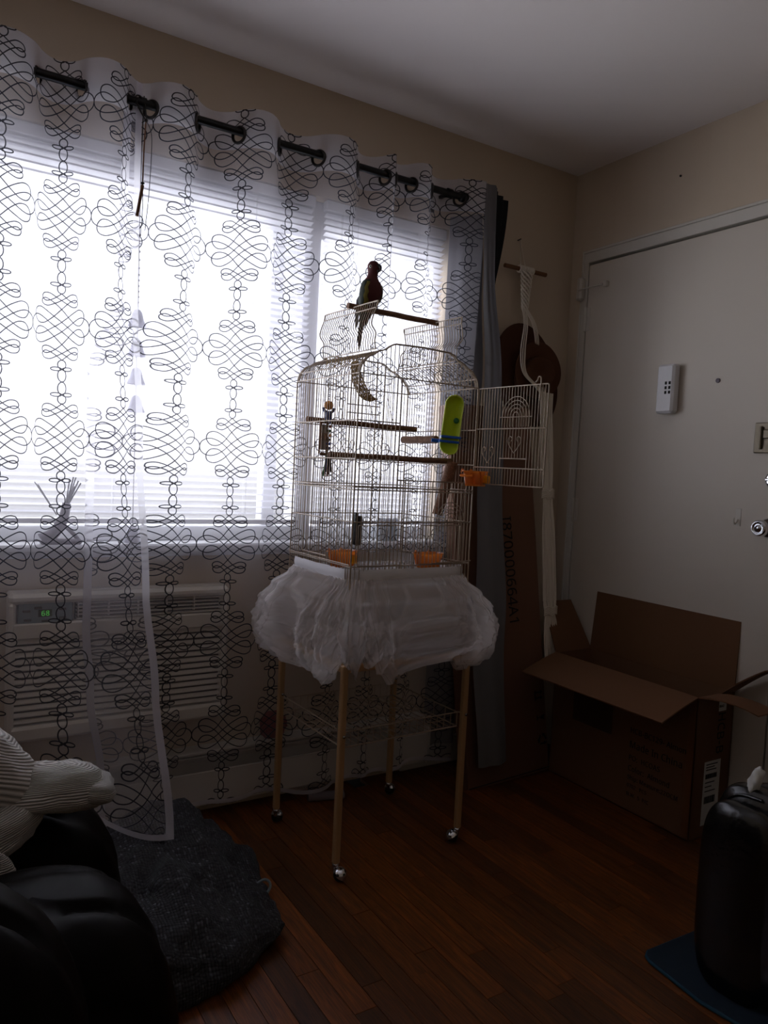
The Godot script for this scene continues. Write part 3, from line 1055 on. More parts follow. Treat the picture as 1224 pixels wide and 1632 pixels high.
# half width at the height y along the arched roof profile: x from -CU to CU
func roof_y(x: float) -> float:
	return curve([Vector2(0.0, 1.520), Vector2(0.098, 1.517), Vector2(0.142, 1.494), Vector2(0.186, 1.472), Vector2(0.208, 1.450), Vector2(CU, 1.422)], absf(x))

func arch(z: float, x0: float, x1: float) -> PackedVector3Array:
	var p := PackedVector3Array()
	var knots := [-CU, -0.2105, -0.206, -0.198, -0.186, -0.17, -0.155, -0.142, -0.13, -0.115, -0.098, -0.05, 0.0, 0.05, 0.098, 0.115, 0.13, 0.142, 0.155, 0.17, 0.186, 0.198, 0.206, 0.2105, CU]
	for k in knots:
		if k >= x0 - 1e-4 and k <= x1 + 1e-4:
			p.append(Vector3(k, roof_y(k), z))
	return p

func loop(y: float, r: float) -> ArrayMesh:
	var st := tool()
	var c := [Vector3(-CU, y, -CW), Vector3(CU, y, -CW), Vector3(CU, y, CW), Vector3(-CU, y, CW)]
	for i in 4:
		seg(st, c[i], c[(i + 1) % 4], r)
	return done(st)

func open_loop(y: float, r: float) -> ArrayMesh:
	var st := tool()
	var c := [Vector3(-0.070, y, CW), Vector3(-CU, y, CW), Vector3(-CU, y, -CW), Vector3(CU, y, -CW), Vector3(CU, y, CW)]
	for i in 4:
		seg(st, c[i], c[i + 1], r)
	return done(st)

func heart(r: float) -> ArrayMesh:
	var st := tool()
	for s in [1.0, -1.0]:
		var p := [Vector3(0, -0.028, 0), Vector3(s * 0.022, -0.002, 0), Vector3(s * 0.024, 0.014, 0), Vector3(s * 0.016, 0.020, 0), Vector3(s * 0.009, 0.014, 0), Vector3(s * 0.013, 0.006, 0)]
		add_tube(st, spline(p, 5), r, 5)
	return done(st)

func arch_motif(r: float) -> ArrayMesh:
	var st := tool()
	for k in 5:
		var R := 0.012 + 0.0105 * k
		var p := PackedVector3Array([Vector3(-R, -0.030, 0)])
		for i in 15:
			var a := PI - PI * i / 14.0
			p.append(Vector3(R * cos(a), R * sin(a) * 1.05, 0))
		p.append(Vector3(R, -0.030, 0))
		add_tube(st, p, r, 5)
	seg(st, Vector3(-0.065, -0.002, 0.001), Vector3(0.065, -0.002, 0.001), r)
	return done(st)

func cage() -> void:
	var c := thing("bird_cage", "cream wire bird cage with arched open top on a wheeled stand before the window", "bird cage", "", CAGE, CTURN)
	var r := 0.00125
	var R := 0.0019
	var y0 := 0.66
	var st: SurfaceTool
	for sx in [-1.0, 1.0]:
		for sz in [-1.0, 1.0]:
			st = tool()
			seg(st, Vector3(sx * CU, y0, sz * CW), Vector3(sx * CU, 1.422, sz * CW), 0.0024, 6)
			part("post", done(st), M.wire, c)
	for y in [0.70, 0.888, 1.014, 1.104, 1.112, 1.425]:
		part("rail", loop(y, R), M.wire, c)
	for y in [1.190, 1.297]:
		part("rail", open_loop(y, R), M.wire, c)
	# upright bars of the four sides; those of the front leave the big opening free
	st = tool()
	var n := 30
	for i in range(1, n):
		var x := -CU + 2.0 * CU * i / n
		seg(st, Vector3(x, y0, -CW), Vector3(x, roof_y(x), -CW), r)
	part("back_bars", done(st), M.wire, c, Transform3D(), true)
	st = tool()
	for i in range(1, n):
		var x := -CU + 2.0 * CU * i / n
		if x < -0.07:
			seg(st, Vector3(x, y0, CW), Vector3(x, roof_y(x), CW), r)
		else:
			seg(st, Vector3(x, y0, CW), Vector3(x, 1.135, CW), r)
			seg(st, Vector3(x, 1.420, CW), Vector3(x, roof_y(x), CW), r)
	seg(st, Vector3(-0.070, 1.104, CW), Vector3(-0.070, 1.425, CW), R)
	seg(st, Vector3(-0.070, 1.135, CW), Vector3(CU, 1.135, CW), R)
	part("front_bars", done(st), M.wire, c, Transform3D(), true)
	var nz := 26
	for sx in [-1.0, 1.0]:
		st = tool()
		for i in range(1, nz):
			var z := -CW + 2.0 * CW * i / nz
			# each side bar runs up and bends in over the shoulder to the hinge of its roof flap
			var p := PackedVector3Array([Vector3(sx * CU, y0, z)])
			for k in [CU, 0.2105, 0.206, 0.198, 0.186, 0.165, 0.143]:
				p.append(Vector3(sx * k, roof_y(k), z))
			add_tube(st, p, r, 5)
		part("side_bars", done(st), M.wire, c, Transform3D(), true)
	# roof rails: two arches front and back, shoulder and hinge rails
	for sz in [-1.0, 1.0]:
		for o in [0.0, 0.007]:
			part("roof_arch", tube(arch(sz * (CW - o), -CU, CU), 0.0021, 6), M.wire, c)
	for sx in [-1.0, 1.0]:
		for x in [0.206, 0.143]:
			st = tool()
			seg(st, Vector3(sx * x, roof_y(x), -CW), Vector3(sx * x, roof_y(x), CW), R)
			part("roof_rail", done(st), M.wire, c)
	# the two roof flaps stand open
	for sx in [-1.0, 1.0]:
		var prof := [Vector3(0, 0, 0), Vector3(0.004, 0.022, 0), Vector3(0.002, 0.045, 0), Vector3(0.017, 0.066, 0), Vector3(0.013, 0.090, 0), Vector3(0.004, 0.115, 0), Vector3(0.0, 0.134, 0)]
		var lean := 0.0 if sx < 0 else 0.018
		var fl: Array = []
		for p in prof:
			fl.append(Vector3(sx * (0.143 + p.x + lean * p.y / 0.134), 1.502 + p.y, 0))
		var sp := spline(fl, 4)
		st = tool()
		var L := 0.148
		for i in 25:
			var z := -L + 2.0 * L * i / 24.0
			var q := PackedVector3Array()
			for p in sp:
				q.append(p + Vector3(0, 0, z))
			add_tube(st, q, r if i % 24 else R, 5)
		var flap := part("roof_flap", done(st), M.wire, c, Transform3D(), true)
		var top: Vector3 = sp[sp.size() - 1]
		var lw: Vector3 = fl[5]
		part("flap_rim", tube(spline([Vector3(lw.x, lw.y, -L), Vector3(top.x, top.y - 0.004, -L - 0.004), Vector3(top.x, top.y, -L + 0.012), Vector3(top.x, top.y, 0), Vector3(top.x, top.y, L - 0.012), Vector3(top.x, top.y - 0.004, L + 0.004), Vector3(lw.x, lw.y, L)], 6), R, 6), M.wire, flap)
		st = tool()
		seg(st, Vector3(lw.x, lw.y, -L), Vector3(lw.x, lw.y, L), R)
		part("flap_rail", done(st), M.wire, flap)
		st = tool()
		seg(st, Vector3(fl[0].x, fl[0].y, -L), Vector3(fl[0].x, fl[0].y, L), R)
		part("flap_hinge", done(st), M.wire, flap)
	# chain struts of the roof flaps inside the cage
	st = tool()
	seg(st, Vector3(0.02, 1.40, -0.14), Vector3(0.09, 1.28, -0.172), 0.001)
	seg(st, Vector3(0.10, 1.40, -0.14), Vector3(0.165, 1.28, -0.172), 0.001)
	part("support_wire", done(st), M.wire, c, Transform3D(), true)

	# big front door, swung open to the room; local x runs away from its hinge
	var dr := Node3D.new()
	dr.name = "open_door"
	c.add_child(dr)
	dr.position = Vector3(CU + 0.003, 1.135, CW + 0.003)
	dr.rotation.y = -deg_to_rad(88.5)
	var W := 0.281
	var H := 0.287
	part("door_frame", tube(PackedVector3Array([Vector3(0, 0, 0), Vector3(W - 0.006, 0, 0), Vector3(W - 0.001, 0.002, 0), Vector3(W, 0.008, 0), Vector3(W, H - 0.008, 0), Vector3(W - 0.001, H - 0.002, 0), Vector3(W - 0.006, H, 0), Vector3(0, H, 0)]), 0.0021, 6, true), M.wire, dr)
	st = tool()
	for i in range(1, 24):
		var x := W * i / 24.0
		var inside := x > 0.115 and x < 0.205
		seg(st, Vector3(x, 0, 0), Vector3(x, 0.050, 0), r)
		if inside:
			seg(st, Vector3(x, 0.078, 0), Vector3(x, H, 0), r)
		else:
			seg(st, Vector3(x, 0.050, 0), Vector3(x, H, 0), r)
	part("door_bars", done(st), M.wire, dr, Transform3D(), true)
	for y in [0.050, 0.165]:
		st = tool()
		seg(st, Vector3(-0.006, y, 0.002), Vector3(W, y, 0.002), R)
		part("door_rail", done(st), M.wire, dr)
	st = tool()
	seg(st, Vector3(0.105, 0.078, 0.002), Vector3(0.215, 0.078, 0.002), R)
	part("door_rail", done(st), M.wire, dr)
	part("arch_ornament", arch_motif(0.0013), M.wire, dr, at(Vector3(0.163, 0.200, 0.003)))
	part("heart_ornament", heart(0.0013), M.wire, dr, at(Vector3(0.163, 0.122, 0.003)))
	part("heart_ornament", heart(0.0013), M.wire, dr, at(Vector3(0.055, 0.092, 0.003)))
	part("door_hook", tube(spline([Vector3(W - 0.028, H - 0.045, 0.003), Vector3(W - 0.028, H - 0.01, 0.003), Vector3(W - 0.028, H + 0.012, 0.003), Vector3(W - 0.031, H + 0.020, 0.003), Vector3(W - 0.038, H + 0.020, 0.003), Vector3(W - 0.042, H + 0.010, 0.003), Vector3(W - 0.048, H + 0.006, 0.003)], 5), 0.0019, 6), M.wire, dr)

	# small feeder doors low on the front, and ornaments on the back
	for p in [Vector3(-0.12, 0.70, CW + 0.003), Vector3(0.095, 0.70, CW + 0.003)]:
		st = tool()
		var q := [Vector3(-0.075, 0.19, 0), Vector3(0.075, 0.19, 0), Vector3(0.075, 0.305, 0), Vector3(-0.075, 0.305, 0)]
		for i in 4:
			seg(st, p + q[i], p + q[(i + 1) % 4], 0.0017)
		part("feeder_door", done(st), M.wire, c)
	part("arch_ornament", arch_motif(0.0012), M.wire, c, at(Vector3(0.13, 1.018, CW + 0.002)))
	part("heart_ornament", heart(0.0012), M.wire, c, at(Vector3(-0.02, 1.235, -CW + 0.002)))
	part("heart_ornament", heart(0.0012), M.wire, c, at(Vector3(0.12, 1.225, -CW + 0.002)))
	for y in [1.345, 1.372]:
		st = tool()
		seg(st, Vector3(-0.03, y, -CW + 0.003), Vector3(0.10, y, -CW + 0.003), R)
		part("back_rail", done(st), M.wire, c)
	# guard wires that hold the cups
	for p in [[Vector3(-CU - 0.012, 0.896, -0.17), Vector3(-CU - 0.012, 0.896, CW + 0.01)], [Vector3(0.06, 0.892, CW + 0.008), Vector3(CU, 0.897, CW + 0.008)], [Vector3(-CU - 0.004, 0.905, -0.09), Vector3(-CU - 0.004, 0.905, 0.05)]]:
		st = tool()
		seg(st, p[0], p[1], R)
		part("guard_wire", done(st), M.wire, c)
	part("tray_handle", box(Vector3(0.062, 0.005, 0.006), 0.002, Vector3(-0.165, 0.782, CW + 0.010)), M.white, c)
	# tray
	st = tool()
	add_box(st, Vector3(0, 0.632, 0), Vector3(2 * CU + 0.03, 0.008, 2 * CW + 0.03), 0.003)
	for sz in [-1.0, 1.0]:
		add_box(st, Vector3(0, 0.663, sz * (CW + 0.012)), Vector3(2 * CU + 0.03, 0.068, 0.005), 0.002)
	for sx in [-1.0, 1.0]:
		add_box(st, Vector3(sx * (CU + 0.012), 0.663, 0), Vector3(0.005, 0.068, 2 * CW + 0.03), 0.002)
	part("tray", done(st), M.tray, c)

	# stand
	var s := thing("cage_stand", "almond metal cage stand with wire shelf and four chrome casters", "cage stand", "", CAGE, CTURN)
	for e in [["leg", -0.222, 0.192, 0.6], ["leg", 0.222, 0.190, 3.9], ["leg", -0.222, -0.190, 2.4], ["leg", 0.222, -0.192, 2.2]]:
		var lg := part("leg", box(Vector3(0.019, 0.565, 0.019), 0.003, Vector3(e[1], 0.333, e[2])), M.stand, s)
		part("caster_stem", lathe([Vector2(0, 0.028), Vector2(0.007, 0.028), Vector2(0.007, 0.040), Vector2(0.0095, 0.041), Vector2(0.0095, 0.050), Vector2(0, 0.051)], 12), M.chrome, lg, at(Vector3(e[1], 0, e[2])))
		# ball caster: dark wheel under a chrome hood, trailing to one side
		var off := Vector3(sin(e[3]), 0, cos(e[3])) * 0.014
		var ctr: Vector3 = Vector3(e[1], 0.0205, e[2]) + off
		var ball := part("caster_wheel", lathe([Vector2(0, -0.019), Vector2(0.009, -0.0167), Vector2(0.0155, -0.011), Vector2(0.019, 0), Vector2(0.0155, 0.011), Vector2(0.009, 0.0167), Vector2(0, 0.019)], 20), M.rubber, lg, Transform3D(Basis(Vector3(0, 1, 0), e[3]) * Basis(Vector3.RIGHT, 0.9), ctr))
		var hood := tool()
		var pr := []
		for k in 9:
			var a := lerpf(0.05, PI / 2, k / 8.0)
			pr.append(Vector2(0.0215 * cos(a), 0.0215 * sin(a)))
		pr[8] = Vector2(0.0, 0.0215)
		add_lathe(hood, pr, 20)
		part("caster_hood", done(hood), M.chrome, lg, Transform3D(Basis(Vector3(0, 1, 0), e[3]) * Basis(Vector3.RIGHT, 0.55), ctr))
		part("bolt", lathe([Vector2(0.005, 0), Vector2(0.0045, 0.003), Vector2(0, 0.004)], 10), M.screw, lg, Transform3D(Basis(Vector3.RIGHT, PI / 2), Vector3(e[1] + 0.002, 0.415 if e[2] > 0 else 0.43, e[2] + 0.0095)))
	for p in [[Vector3(0, 0.604, 0.191), Vector3(0.425, 0.022, 0.016)], [Vector3(0, 0.604, -0.191), Vector3(0.425, 0.022, 0.016)], [Vector3(-0.222, 0.604, 0), Vector3(0.016, 0.022, 0.363)], [Vector3(0.222, 0.604, 0), Vector3(0.016, 0.022, 0.363)]]:
		part("top_bar", box(p[1], 0.003, p[0]), M.stand, s)
	# wire shelf
	st = tool()
	var ax := 0.208
	var az := 0.176
	var yt := 0.418
	var yb := 0.374
	var corners := [Vector3(-ax, yt, -az), Vector3(ax, yt, -az), Vector3(ax, yt, az), Vector3(-ax, yt, az)]
	for i in 4:
		seg(st, corners[i], corners[(i + 1) % 4], 0.0022)
		seg(st, corners[i] - Vector3(0, yt - yb, 0), corners[(i + 1) % 4] - Vector3(0, yt - yb, 0), 0.0022)
	for i in 4:
		seg(st, Vector3(corners[i].x, yt, corners[i].z * 0.95), Vector3(corners[i].x * 1.065, yt, corners[i].z * 1.075), 0.0022)
	part("shelf_rim", done(st), M.wire, s, Transform3D(), true)
	st = tool()
	for i in 17:
		var x := -ax + 2 * ax * i / 16.0
		add_tube(st, PackedVector3Array([Vector3(x, yt, -az), Vector3(x, yb + 0.006, -az), Vector3(x, yb, -az + 0.006), Vector3(x, yb, az - 0.006), Vector3(x, yb + 0.006, az), Vector3(x, yt, az)]), 0.0014, 5)
	for i in 7:
		var z := -az + 2 * az * i / 6.0
		add_tube(st, PackedVector3Array([Vector3(-ax, yt, z), Vector3(-ax, yb + 0.001, z), Vector3(ax, yb + 0.001, z), Vector3(ax, yt, z)]), 0.0014, 5)
	part("shelf_wires", done(st), M.wire, s, Transform3D(), true)

	perches()
	cage_things()
	skirt()

func in_cage(p: Vector3) -> Vector3:
	return CAGE + Basis(Vector3.UP, CTURN) * p

func perch(called: String, label: String, a: Vector3, b: Vector3, r: float, r2 := -1.0, cat := "perch") -> void:
	var A := in_cage(a)
	var B := in_cage(b)
	var d := B - A
	var L := d.length()
	var st := tool()
	var re := r if r2 < 0 else r2
	var n := 8
	var pts := PackedVector3Array()
	for i in n + 1:
		pts.append(Vector3(0.0006 * sin(i * 2.1), L * i / n, 0.0006 * cos(i * 1.7)))
	add_tube(st, pts, r, 12, false, re)
	var y := d.normalized()
	var x := y.cross(Vector3.UP)
	if x.length() < 0.05:
		x = Vector3.RIGHT
	x = x.normalized()
	single(called, done(st), M.perch, label, cat, "", Transform3D(Basis(x, y, x.cross(y)), A))

func perches() -> void:
	perch("wooden_perch", "wooden dowel perch across the two open roof flaps, under the parrot", Vector3(-0.158, 1.640, 0.010), Vector3(0.176, 1.637, 0.012), 0.0088)
	perch("wooden_perch", "upper wooden dowel perch across the cage, level with the mirror toy", Vector3(-CU + 0.003, 1.306, -0.118), Vector3(CU - 0.02, 1.302, -0.100), 0.0088)
	perch("wooden_perch", "lower wooden dowel perch crossing the cage from side to side", Vector3(-CU + 0.003, 1.199, 0.030), Vector3(CU - 0.02, 1.199, 0.098), 0.0088)
	perch("wooden_perch", "short thick wooden perch that ends at the lime green toy skateboard", Vector3(0.196, 1.268, -0.172), Vector3(0.196, 1.268, 0.010), 0.0125)
	perch("hanging_log", "stubby brown log hanging on end inside the cage's right side", Vector3(0.192, 1.198, 0.105), Vector3(0.158, 1.030, 0.085), 0.019, 0.016, "log")

func cage_things() -> void:
	# toy skateboard, stood on end against the cage's right side
	var k := thing("toy_skateboard", "lime green toy skateboard with blue straps standing on end in the cage", "toy skateboard", "", in_cage(Vector3(0.178, 1.220, 0.094)), CTURN)
	k.rotation.z = deg_to_rad(-5.0)
	k.rotation.y = CTURN - deg_to_rad(28.0)
	var deck := func(u, v):
		var t: float = float(v)
		var y := t * 0.185
		var hw := 0.0275
		var e0 := clampf(t / 0.14, 0, 1)
		var e1 := clampf((1 - t) / 0.15, 0, 1)
		hw *= sqrt(1.0 - pow(1.0 - e0, 2)) * sqrt(1.0 - pow(1.0 - e1, 2)) + 0.0001
		var x := (float(u) * 2.0 - 1.0)
		var kick := 0.020 * pow(clampf((0.17 - t) / 0.17, 0, 1), 1.5) + 0.008 * pow(clampf((t - 0.85) / 0.15, 0, 1), 1.5)
		return Vector3(x * hw, y, kick + 0.010 * pow(absf(x), 3.0))
	part("deck", surf(16, 40, deck), M.lime, k)
	var under := func(u, v):
		var q: Vector3 = deck.call(1.0 - float(u), v)
		return q - Vector3(-q.x * 0.02, 0, 0.009)
	part("deck_underside", surf(16, 40, under), M.lime, k)
	var rim := PackedVector3Array()
	for i in 41:
		rim.append(deck.call(0.0, i / 40.0) + Vector3(0, 0, -0.002))
	for i in 41:
		rim.append(deck.call(1.0, 1.0 - i / 40.0) + Vector3(0, 0, -0.002))
	part("rim", tube(rim, 0.0022, 6, true), M.lime_edge, k)
	part("side_wall", surf(1, 80, func(u, v):
		var i := int(round(float(v) * 80))
		var p: Vector3 = rim[mini(i, 81)]
		return p + Vector3(0, 0, -0.008 * float(u))), M.lime, k)
	part("emblem", lathe([Vector2(0.009, 0), Vector2(0.0085, 0.0012), Vector2(0, 0.0014)], 20), M.green, k, Transform3D(Basis(Vector3.RIGHT, PI / 2), Vector3(0.013, 0.108, 0.0045)))
	for e in [[0.040, 0.0], [0.055, 0.004]]:
		part("strap", box(Vector3(0.064, 0.0075, 0.024), 0.002), M.blue, k, at(Vector3(-0.002 + e[1], e[0], 0.003), 0, 0, deg_to_rad(2)))
	part("axle", tube(PackedVector3Array([Vector3(-0.055, 0.038, -0.004), Vector3(-0.022, 0.040, -0.002)]), 0.006, 8), M.blue, k)
	part("wheel", lathe([Vector2(0, -0.004), Vector2(0.008, -0.004), Vector2(0.009, 0), Vector2(0.008, 0.004), Vector2(0, 0.004)], 14), M.rubber, k, Transform3D(Basis(Vector3.BACK, PI / 2), Vector3(0.030, 0.112, -0.014)))

	# amber seed cups
	var cups := [
		["amber plastic seed cup hooked low inside the cage on its left side", Vector3(-CU + 0.056, 0.895, 0.045), 0.28],
		["amber plastic seed cup standing low inside the cage, on the right", Vector3(0.150, 0.884, 0.06), 0.0],
		["amber plastic seed cup hooked at the front corner below the open cage door", Vector3(0.197, 1.150, CW + 0.030), 0.35]]
	for i in 3:
		var e: Array = cups[i]
		var cp := thing("seed_cup", e[0], "seed cup", "amber seed cups", in_cage(e[1]), CTURN + e[2])
		var body := func(u, v):
			# a rounded rectangular beaker that widens to its lip; v runs from the floor's centre, up the outside, and down the inside
			var th: float = float(u) * TAU
			var cx := signf(cos(th)) * pow(absf(cos(th)), 0.5)
			var cz := signf(sin(th)) * pow(absf(sin(th)), 0.5)
			var t: float = float(v) * 7.0
			var hh := curve([Vector2(0, -0.020), Vector2(1, -0.020), Vector2(2, 0.016), Vector2(2.6, 0.018), Vector2(3.2, 0.020), Vector2(4, 0.017), Vector2(6, -0.016), Vector2(7, -0.016)], t)
			var rr := curve([Vector2(0, 0.0), Vector2(1, 0.80), Vector2(2, 1.0), Vector2(2.6, 1.12), Vector2(3.2, 1.12), Vector2(4, 0.95), Vector2(6, 0.76), Vector2(7, 0.0)], t)
			return Vector3(cx * 0.048 * rr, hh * 1.15, cz * 0.024 * rr)
		part("beaker", surf(28, 28, body, null, true), M.amber, cp)
		part("seed_and_glow_block", box(Vector3(0.026, 0.025, 0.016), 0.004, Vector3(0.020 if i != 1 else 0.0, -0.002 if i != 1 else -0.010, 0.0255 if i != 1 else 0.0)), M.yellow if i != 1 else M.red_seed, cp)  # yellow blocks stand in for light shining through the amber; red one is seed
		for sx in [-1.0, 1.0]:
			part("hook", tube(spline([Vector3(sx * 0.026, 0.012, -0.024), Vector3(sx * 0.026, 0.024, -0.028), Vector3(sx * 0.026, 0.026, -0.034), Vector3(sx * 0.026, 0.016, -0.036)], 4), 0.002, 6), M.amber, cp)
		if i == 2:
			part("ledge", box(Vector3(0.050, 0.008, 0.020), 0.002, Vector3(-0.062, 0.008, 0.004)), M.amber, cp)
			part("clip", tube(PackedVector3Array([Vector3(-0.022, 0.020, 0.027), Vector3(-0.012, -0.018, 0.027)]), 0.003, 6), M.amber, cp)

	# hanging mirror toy
	var t := thing("mirror_toy", "hanging bird toy with wooden ball, blue crescent, small mirror swing and dangling beads", "bird toy", "", in_cage(Vector3(-0.190, 0, -0.020)), CTURN)
	for i in 18:
		var ring := PackedVector3Array()
		for j in 10:
			var a := TAU * j / 10
			var q := Vector3(0.0032 * cos(a), 0.0048 * sin(a), 0)
			if i % 2:
				q = Vector3(0, q.y, q.x)
			ring.append(q)
		part("chain_link", tube(ring, 0.0008, 4, true), M.screw, t, at(Vector3(0, 1.474 - 0.0066 * i, 0)))
	part("wooden_ball", lathe([Vector2(0, -0.014), Vector2(0.008, -0.0118), Vector2(0.0132, -0.006), Vector2(0.0142, 0), Vector2(0.0132, 0.006), Vector2(0.008, 0.0118), Vector2(0, 0.014)], 20), M.yellow_wood, t, at(Vector3(0, 1.346, 0)))
	var cres := PackedVector2Array()
	for i in 17:
		var a := lerpf(PI + 0.1, TAU - 0.1, i / 16.0)
		cres.append(Vector2(cos(a) * 0.0215, 0.010 + sin(a) * 0.0200))
	for i in 17:
		var a := lerpf(TAU - 0.25, PI + 0.25, i / 16.0)
		cres.append(Vector2(cos(a) * 0.0165, 0.013 + sin(a) * 0.0150))
	part("crescent", slab(cres, 0.007), M.navy, t, at(Vector3(0, 1.330, -0.0035)))
	part("bobbin", lathe([Vector2(0, -0.014), Vector2(0.012, -0.013), Vector2(0.010, 0.0), Vector2(0.013, 0.012), Vector2(0, 0.013)], 16), M.navy, t, at(Vector3(0, 1.316, 0)))
	var sw := deg_to_rad(34)
	part("mirror_glass", box(Vector3(0.040, 0.075, 0.003), 0.001), M.mirror, t, at(Vector3(-0.020, 1.250, 0.014), 0, sw, 0))
	var st := tool()
	for sx in [-1.0, 1.0]:
		seg(st, Vector3(sx * 0.022, 0.042, 0), Vector3(sx * 0.026, -0.050, 0), 0.0028, 6)
	seg(st, Vector3(-0.026, 0.042, 0), Vector3(0.026, 0.042, 0), 0.0028, 6)
	part("mirror_frame", done(st), M.dowel, t, at(Vector3(-0.020, 1.250, 0.013), 0, sw, 0))
	part("swing_bar", tube(PackedVector3Array([Vector3(-0.036, 1.200, 0.030), Vector3(0.050, 1.200, -0.028)]), 0.0048, 8), M.dowel, t)
	for i in 7:
		var m: Material = [M.navy, M.pink, M.green, M.yellow_wood, M.ring, M.blue, M.navy][i]
		part("bead", lathe([Vector2(0, -0.005), Vector2(0.005, -0.003), Vector2(0.0055, 0.002), Vector2(0, 0.005)], 10), m, t, at(Vector3(0.006 + 0.003 * (i % 2), 1.296 - 0.0128 * i, 0)))
	for i in 6:
		part("dangling_strand", tube(PackedVector3Array([Vector3(0.002 + 0.0015 * i, 1.205, 0.002 * (i % 3)), Vector3(-0.010 + 0.0048 * i, 1.135 + 0.006 * (i % 3), 0.003 * (i % 3))]), 0.0028, 6), [M.green, M.navy, M.ring, M.pink, M.rubber, M.ring][i], t)

	# woven grass mat, hung from the roof by one end
	var gm := thing("grass_hammock", "woven dry grass strip hanging in a curve from the cage's front roof corner", "grass mat", "", in_cage(Vector3(-0.198, 1.462, 0.130)), CTURN)
	var n := FastNoiseLite.new()
	n.seed = 4
	n.frequency = 60.0
	var mid := spline([Vector3(0, 0.0, 0), Vector3(0.002, -0.030, 0.004), Vector3(0.014, -0.065, 0.008), Vector3(0.038, -0.096, 0.010), Vector3(0.064, -0.104, 0.010)], 8)
	for i in 13:
		var p := PackedVector3Array()
		for j in mid.size():
			var f := float(j) / (mid.size() - 1)
			var wd := 0.030 * (0.35 + 0.65 * sin(PI * minf(f * 0.72 + 0.10, 1.0)))
			var off := (i / 12.0 - 0.5) * wd
			p.append(mid[j] + Vector3(0.55 * off, 0.25 * off + 0.0008 * n.get_noise_2d(i * 3.0, j * 2.0), off * 0.9 + 0.0012 * sin(j * 1.3 + i * PI)))
		part("grass_blade", tube(p, 0.0015, 5), M.grass, gm)
	rng.seed = 9
	for i in 14:
		var q := Vector3(-0.035 + 0.005 * i, 0.014 + 0.0018 * i * 0.3, -0.10 + 0.0078 * i)
		part("grass_tuft", tube(spline([q, q + Vector3(0.002, -0.010, 0.002), q + Vector3(-0.008 + 0.008 * rng.randf(), -0.022 - 0.010 * rng.randf(), 0.004)], 3), 0.0011, 4), M.grass, gm)

func skirt() -> void:
	var s := thing("seed_skirt", "puffy white tulle seed skirt gathered round the bottom of the cage", "cage skirt", "", CAGE, CTURN)
	var n := FastNoiseLite.new()
	n.seed = 31
	n.frequency = 1.0
	# position on the rounded rectangle of the cage, and the outward direction
	var rect := func(u: float, grow: float) -> Vector3:
		var th := u * TAU
		var cx := signf(cos(th)) * pow(absf(cos(th)), 0.32)
		var cz := signf(sin(th)) * pow(absf(sin(th)), 0.32)
		return Vector3(cx * (CU + 0.004), 0, cz * (CW + 0.004)) + Vector3(cos(th), 0, sin(th)) * grow * (1.0 + 0.12 * (absf(sin(2 * th))))
	part("elastic_band", surf(120, 6, func(u, v):
		var t: float = float(v)
		var p: Vector3 = rect.call(float(u), 0.003 + 0.003 * sin(PI * t))
		p.y = 0.848 + 0.032 * t + 0.001 * sin(float(u) * 400.0)
		return p, null, true), M.elastic, s)
	var body := func(u, v):
		var t: float = float(v)
		var g := curve([Vector2(0, 0.004), Vector2(0.08, 0.018), Vector2(0.25, 0.062), Vector2(0.45, 0.096), Vector2(0.66, 0.112), Vector2(0.82, 0.104), Vector2(0.93, 0.070), Vector2(1.0, 0.025)], t)
		var y := lerpf(0.853, 0.612, t)
		var th: float = float(u) * TAU
		var c := cos(th)
		var d := sin(th)
		# gathers are fine at the band and widen into a few big puffs
		var fine := sin(th * 58.0 + 3.0 * sin(th * 5.0)) * 0.0045 * exp(-t * 3.5)
		fine += sin(th * 31.0 + 4.0 * sin(th * 3.0) + 3.0 * t) * 0.004 * smoothstep(0.0, 0.2, t)
		var mid := n.get_noise_3d(c * 6.0, t * 1.5, d * 6.0) * 0.034 * smoothstep(0.05, 0.5, t)
		var big := n.get_noise_3d(c * 2.3 + 7.0, t * 0.8, d * 2.3) * 0.050 * smoothstep(0.1, 0.7, t)
		var cr := absf(n.get_noise_3d(c * 10.0, 4.0 + t * 7.0, d * 10.0)) * 0.024 * smoothstep(0.25, 0.8, t)
		cr += absf(n.get_noise_3d(c * 22.0, 9.0 + t * 14.0, d * 22.0)) * 0.010 * smoothstep(0.2, 0.7, t)
		var p: Vector3 = rect.call(float(u), g + fine + mid + big - cr)
		var scallop := 0.075 * n.get_noise_2d(c * 2.9 + 2.0, d * 2.9 + 5.0) * smoothstep(0.3, 1.0, t)
		p.y = y + scallop - 0.018 * smoothstep(0.6, 0.9, t) + 0.014 * n.get_noise_3d(c * 7.0, t * 5.0, d * 7.0) * smoothstep(0.2, 0.8, t)
		return p
	part("tulle", surf(420, 84, body, null, true), M.tulle, s)
	# gathers and pleats where the cloth doubles over itself
	rng.seed = 41
	for i in 110:
		var u0 := fposmod((i + rng.randf() * 0.8) / 110.0, 1.0)
		var w := 0.0012 + 0.0040 * rng.randf()
		if i % 9 == 4:
			w = 0.010
		var t1 := 0.20 + 0.72 * pow(rng.randf(), 1.4)
		var drift := 0.030 * (rng.randf() - 0.5)
		part("pleat", surf(3, 26, func(u, v):
			var t := float(v) * t1
			var uu := u0 + (float(u) - 0.5) * w * (1.0 - 0.65 * absf(2.0 * float(v) - 1.0)) + drift * t + 0.006 * sin(t * 6.0 + u0 * 40.0)
			var p: Vector3 = body.call(fposmod(uu, 1.0), t)
			var o := Vector3(p.x, 0, p.z).normalized()
			return p + o * 0.0025), M.tulle_fold, s)
	# wavy lower seam
	var seam := PackedVector3Array()
	for i in 200:
		seam.append(body.call(i / 200.0, 0.955))
	part("hem_cord", tube(seam, 0.0014, 5, true), M.tulle_fold, s)

